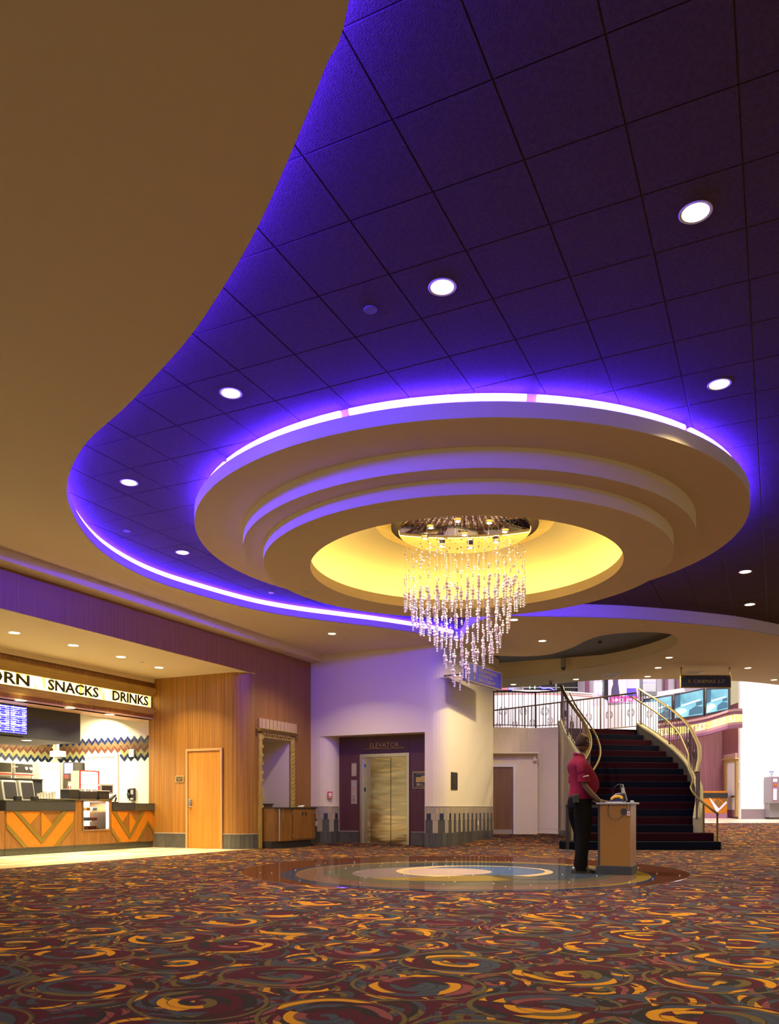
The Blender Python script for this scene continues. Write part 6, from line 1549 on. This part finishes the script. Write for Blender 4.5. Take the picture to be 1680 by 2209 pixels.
M['trouser'] = mat('black_brown_trousers', (0.007, 0.006, 0.005), 1.0, bump=0.4, bscale=8, spec=0.05); M['shoe'] = mat('black_shoe', (0.012, 0.011, 0.010), 0.35); M['hair'] = mat('short_dark_hair', (0.040, 0.022, 0.014), 0.9, spec=0.1)
mx, my = w2(2.56, 11.2)
man = thing('person', 'man in a crimson polo shirt and dark trousers leaning on the podium', 'person', (mx, my, 0), TH+0.10)
# local frame: x forward (towards the podium), y to his left, z up; the right arm is the near one
J = {'pel': (-0.03, 0, 1.00, 0.10), 'wa': (0.0, 0, 1.14, 0.11), 'bel': (0.02, 0, 1.25, 0.115), 'ch': (-0.02, 0, 1.41, 0.11), 'uc': (-0.04, 0, 1.51, 0.075), 'nk': (-0.025, 0, 1.62, 0.058), 'hb': (0.0, 0, 1.69, 0.06),
     'shR': (-0.06, -0.19, 1.49, 0.05), 'elR': (-0.045, -0.27, 1.20, 0.042), 'fR': (0.08, -0.25, 1.07, 0.038), 'wrR': (0.20, -0.22, 0.985, 0.026), 'hR': (0.265, -0.205, 0.975, 0.032), 'kR': (0.31, -0.19, 0.985, 0.026),
     'shL': (-0.06, 0.19, 1.49, 0.05), 'elL': (0.02, 0.26, 1.21, 0.042), 'fL': (0.14, 0.20, 1.10, 0.038), 'wrL': (0.25, 0.12, 1.01, 0.026), 'hL': (0.31, 0.08, 0.995, 0.032), 'kL': (0.35, 0.05, 0.992, 0.026),
     'hiR': (-0.03, -0.09, 0.92, 0.075), 'knR': (-0.01, -0.12, 0.52, 0.06), 'anR': (-0.07, -0.13, 0.11, 0.042), 'toR': (0.06, -0.14, 0.05, 0.036),
     'hiL': (-0.03, 0.09, 0.92, 0.075), 'knL': (0.04, 0.12, 0.52, 0.06), 'anL': (0.03, 0.13, 0.11, 0.042), 'toL': (0.16, 0.14, 0.05, 0.036)}
Es = [('pel','wa'),('wa','bel'),('bel','ch'),('ch','uc'),('uc','nk'),('nk','hb'),('uc','shR'),('shR','elR'),('elR','fR'),('fR','wrR'),('wrR','hR'),('hR','kR'),('uc','shL'),('shL','elL'),('elL','fL'),('fL','wrL'),('wrL','hL'),('hL','kL'),
      ('pel','hiR'),('hiR','knR'),('knR','anR'),('anR','toR'),('pel','hiL'),('hiL','knL'),('knL','anL'),('anL','toL')]
V, F = skin_mesh(J, Es, 'pel')
body = MB().add(V, F)
# fingers: short skinned chains rooted in the palm, thumb from the side of the palm
for s_, k_, h_ in ((-1, 'kR', 'hR'), (1, 'kL', 'hL')):
    kx, ky, kz = J[k_][:3]; hx_, hy_, hz_ = J[h_][:3]; d = (Vector((kx-hx_, ky-hy_, 0))).normalized(); sd = Vector((-d.y, d.x, 0))
    for q_ in range(4):
        L_ = (0.062, 0.072, 0.068, 0.052)[q_]; off = (q_-1.5)*0.0195*(-s_)
        r0 = Vector((kx, ky, kz))+sd*off-d*0.02; a_ = r0+d*(0.02+L_*0.5)+Vector((0, 0, 0.004)); b_ = r0+d*(0.02+L_*0.85)-Vector((0, 0, 0.010)); c_ = r0+d*(0.02+L_)-Vector((0, 0, 0.018))
        body.add(*skin_mesh({'a': (*r0, 0.010), 'b': (*a_, 0.0095), 'c': (*b_, 0.0085), 'd': (*c_, 0.0075)}, [('a','b'),('b','c'),('c','d')], 'a', 1))
    r0 = Vector((hx_, hy_, hz_))+sd*0.020*s_*1.0; a_ = r0+sd*0.030*s_*1+d*0.02; b_ = r0+sd*0.042*s_+d*0.05-Vector((0, 0, 0.008))
    body.add(*skin_mesh({'a': (*r0, 0.013), 'b': (*a_, 0.011), 'c': (*b_, 0.009)}, [('a','b'),('b','c')], 'a', 1))
# head: sculpted from a sphere, turned to look away past the podium
def head_pts(scale=1.0, grow=0.0):
    bm = bmesh.new(); bmesh.ops.create_uvsphere(bm, u_segments=32, v_segments=24, radius=1)
    out = []
    for v in bm.verts:
        x, y, z = v.co
        X, Y, Z = x*0.108, y*0.086, z*0.130
        if z < -0.2: X *= 1-0.18*(-z-0.2); Y *= 1-0.35*(-z-0.2)        # jaw narrows
        if x < 0 and z < -0.3: X *= 0.8
        if x > 0.3 and z < -0.5: X += 0.012                              # chin
        g = lambda a, b, c, r: math.exp(-(((y-a)/b)**2+((z-c)/r)**2)) if x > 0 else 0
        X += 0.026*g(0, 0.16, -0.12, 0.16)+0.010*g(0, 0.12, 0.05, 0.18)   # nose
        X += 0.009*g(0, 0.5, 0.17, 0.10)                                 # brow
        X -= 0.010*(g(0.36, 0.18, 0.02, 0.12)+g(-0.36, 0.18, 0.02, 0.12)) # eye sockets
        X += 0.008*g(0, 0.25, -0.48, 0.07)+0.006*g(0, 0.25, -0.60, 0.06)-0.004*g(0, 0.28, -0.54, 0.025)
        n = Vector((X, Y, Z)).normalized()*grow
        out.append((X+n.x, Y+n.y, Z+n.z))
    fs = [tuple(v.index for v in f.verts) for f in bm.faces]; bm.free(); return out, fs
HC = Vector((0.02, 0, 1.80)); HR = 0.55
def hx(p): c, s_ = math.cos(HR), math.sin(HR); return (HC.x+p[0]*c-p[1]*s_, HC.y+p[0]*s_+p[1]*c, HC.z+p[2])
hv, hf = head_pts(); body.add([hx(p) for p in hv], hf)
for s_ in (-1, 1):
    body.tube([hx((-0.012+0.018*math.sin(a), s_*(0.078+0.010*math.cos(a*0.5)), 0.0+0.032*math.cos(a)-0.005)) for a in [PI*2*q_/10 for q_ in range(10)]], 0.0075, 6, closed=True)
    body.ico(hx((-0.01, s_*0.076, -0.005)), 0.018, 1, (0.8, 0.5, 1.3))
bo = body.build('body', M['skin'], man, smooth=True)
for s_ in (-1, 1):
    MB().ico(hx((0.083, s_*0.030, 0.004)), 0.012, 2).build('eye', M['plastic'], man, smooth=True)
    MB().ico(hx((0.0925, s_*0.030, 0.004)), 0.0055, 1).build('pupil', M['black'], man.children[-1] if False else bo)
MB().tube([hx((0.094, -0.022, -0.066)), hx((0.101, 0, -0.065)), hx((0.094, 0.022, -0.066))], [0.003, 0.0055, 0.003], 6).build('mouth', mat('lip', (0.16, 0.05, 0.035), 0.5), man)
# short hair round the sides and back
hv, hf = head_pts(grow=0.0025)
keep = [f for f in hf if all((hv[i][0] < 0.045 and hv[i][2] > -0.055 and (hv[i][2] < 0.085 or hv[i][0] < -0.04)) for i in f)]
MB().add([hx(p) for p in hv], keep).build('hair', M['hair'], man, smooth=True, fix=False)
g = MB()
for s_ in (-1, 1):
    g.tube([hx((0.105, s_*0.030+0.021*math.cos(a), 0.004+0.015*math.sin(a))) for a in [2*PI*q_/12 for q_ in range(12)]], 0.0022, 5, closed=True)
    g.tube([hx((0.103, s_*0.050, 0.008)), hx((0.05, s_*0.080, 0.008)), hx((-0.01, s_*0.088, 0.004))], 0.0022, 5)
g.tube([hx((0.108, -0.010, 0.008)), hx((0.108, 0.010, 0.008))], 0.0022, 5)
g.build('glasses', M['steel'], man)
# polo shirt: one lofted torso with sleeves
def loft(b, rings, n=24, cap0=True, cap1=True):
    vs = []; fs = []
    for (x, y, z, rx, ry) in rings:
        for k in range(n):
            a = 2*PI*k/n; vs.append((x+rx*math.cos(a), y+ry*math.sin(a), z))
    m_ = len(rings)
    for i in range(m_-1):
        for k in range(n): l = (k+1) % n; fs.append((i*n+k, i*n+l, (i+1)*n+l, (i+1)*n+k))
    if cap0: fs.append(tuple(reversed(range(n))))
    if cap1: fs.append(tuple((m_-1)*n+k for k in range(n)))
    return b.add(vs, fs)
def dense(R_, k=4): return [tuple(p) for p in [tuple(q_) for q_ in _dense(R_, k)]]
def _dense(R_, k):
    out = []
    for i in range(len(R_)-1):
        p0 = R_[max(0, i-1)]; p1 = R_[i]; p2 = R_[i+1]; p3 = R_[min(len(R_)-1, i+2)]
        for j in range(k):
            t = j/k; out.append([0.5*((2*b_)+(c_-a_)*t+(2*a_-5*b_+4*c_-d_)*t*t+(3*b_-a_-3*c_+d_)*t**3) for a_, b_, c_, d_ in zip(p0, p1, p2, p3)])
    out.append(list(R_[-1])); return out
b = MB(); loft(b, dense([(-0.01,0,1.025,.162,.198),(0.015,0,1.09,.178,.203),(0.045,0,1.19,.196,.210),(0.04,0,1.29,.190,.214),(0.005,0,1.40,.165,.218),(-0.025,0,1.48,.145,.208),(-0.04,0,1.54,.115,.165),(-0.037,0,1.585,.085,.108),(-0.03,0,1.625,.068,.072)]))
for s_ in (-1, 1):
    sx = -0.055 if s_ < 0 else -0.02
    b.tube([p for p in smooth_path([(-0.045, s_*0.12, 1.515), (-0.052, s_*0.20, 1.475), (sx+0.0, s_*0.245, 1.38), (sx, s_*0.265, 1.25)], 4)], [0.06, 0.068, 0.074, 0.078, 0.079, 0.079, 0.078, 0.077, 0.076, 0.076, 0.077, 0.078, 0.079], 16)
sh_ = b.build('polo_shirt', M['shirt'], man, smooth=True)
MB().tube([(-0.03+0.070*math.cos(a), 0.070*math.sin(a), 1.622+0.022*math.cos(a+PI)) for a in [2*PI*q_/16 for q_ in range(16)]], 0.013, 8, closed=True, flat=(0.6, 1.5)).build('collar', M['shirt'], sh_, smooth=True)
MB().add([(-0.09, -0.336, 1.315), (-0.01, -0.338, 1.33), (-0.01, -0.338, 1.342), (-0.09, -0.336, 1.327)], [(0, 1, 2, 3)]).build('sleeve_mark', M['plastic'], sh_, fix=False)
MB().tube([(-0.055+0.078*math.cos(a), -0.265+0.078*math.sin(a), 1.252) for a in [2*PI*q_/16 for q_ in range(16)]], 0.006, 6, closed=True).build('cuff', M['shirt'], sh_, smooth=True)
# trousers
b = MB(); loft(b, dense([(-0.02,0,0.84,.13,.175),(-0.03,0,0.90,.155,.195),(-0.02,0,0.98,.165,.195),(0.0,0,1.06,.166,.190)]))
for s_, kx_, ax_ in ((-1, -0.015, -0.06), (1, 0.045, 0.045)):
    loft(b, dense([(ax_+0.005, 0.132*s_, 0.045, .095, .085), (ax_, 0.132*s_, 0.12, .088, .080), (kx_, 0.122*s_, 0.48, .095, .090), (-0.015, 0.105*s_, 0.75, .122, .108), (-0.02, 0.098*s_, 0.93, .135, .10)]), 20)
to = b.build('trousers', M['trouser'], man, smooth=True)
MB().tube([(0.0+0.172*math.cos(a), 0.178*math.sin(a), 1.055) for a in [2*PI*q_/24 for q_ in range(24)]], 0.014, 6, closed=True, flat=(0.5, 1.4)).build('belt', M['shoe'], to, smooth=True)
MB().box(-0.17, -0.20, 0.97, -0.09, -0.15, 1.09).build('belt_pouch', M['black'], to, bevel=0.012)
for s_, ax in ((-1, -0.06), (1, 0.04)):
    y_ = 0.135*s_
    b = MB(); pr = [(-0.12, 0.028), (-0.09, 0.044), (-0.02, 0.046), (0.07, 0.05), (0.15, 0.048), (0.19, 0.032), (0.205, 0.012)]; hts = [0.07, 0.09, 0.10, 0.075, 0.055, 0.042, 0.03]
    vs = []; fs = []
    for (x_, w_), h_ in zip(pr, hts):
        for q_ in range(10):
            a = PI*q_/9; vs.append((ax+x_, y_+w_*math.cos(a), 0.012+h_*max(0, math.sin(a))))
    m_ = 10
    for i in range(len(pr)-1):
        for q_ in range(9): fs.append((i*m_+q_, i*m_+q_+1, (i+1)*m_+q_+1, (i+1)*m_+q_))
        fs.append((i*m_+9, i*m_, (i+1)*m_, (i+1)*m_+9))
    fs.append(tuple(range(10))); fs.append(tuple((len(pr)-1)*m_+q_ for q_ in reversed(range(10))))
    b.add(vs, fs); so = b.build('shoe', M['shoe'], man, smooth=True)
    MB().prism([(ax+x_, y_+w_*1.06) for x_, w_ in pr]+[(ax+x_, y_-w_*1.06) for x_, w_ in reversed(pr)], 0.0, 0.022).build('sole', M['black'], so)
for k_ in ('wrR', 'wrL'):
    x, y, z = J[k_][:3]
    MB().tube([(x-0.01+0.0*a, y+0.031*math.cos(a), z+0.031*math.sin(a)) for a in [2*PI*q_/14 for q_ in range(14)]], 0.006, 6, closed=True).build('wristband', M['gold'], man, smooth=True)
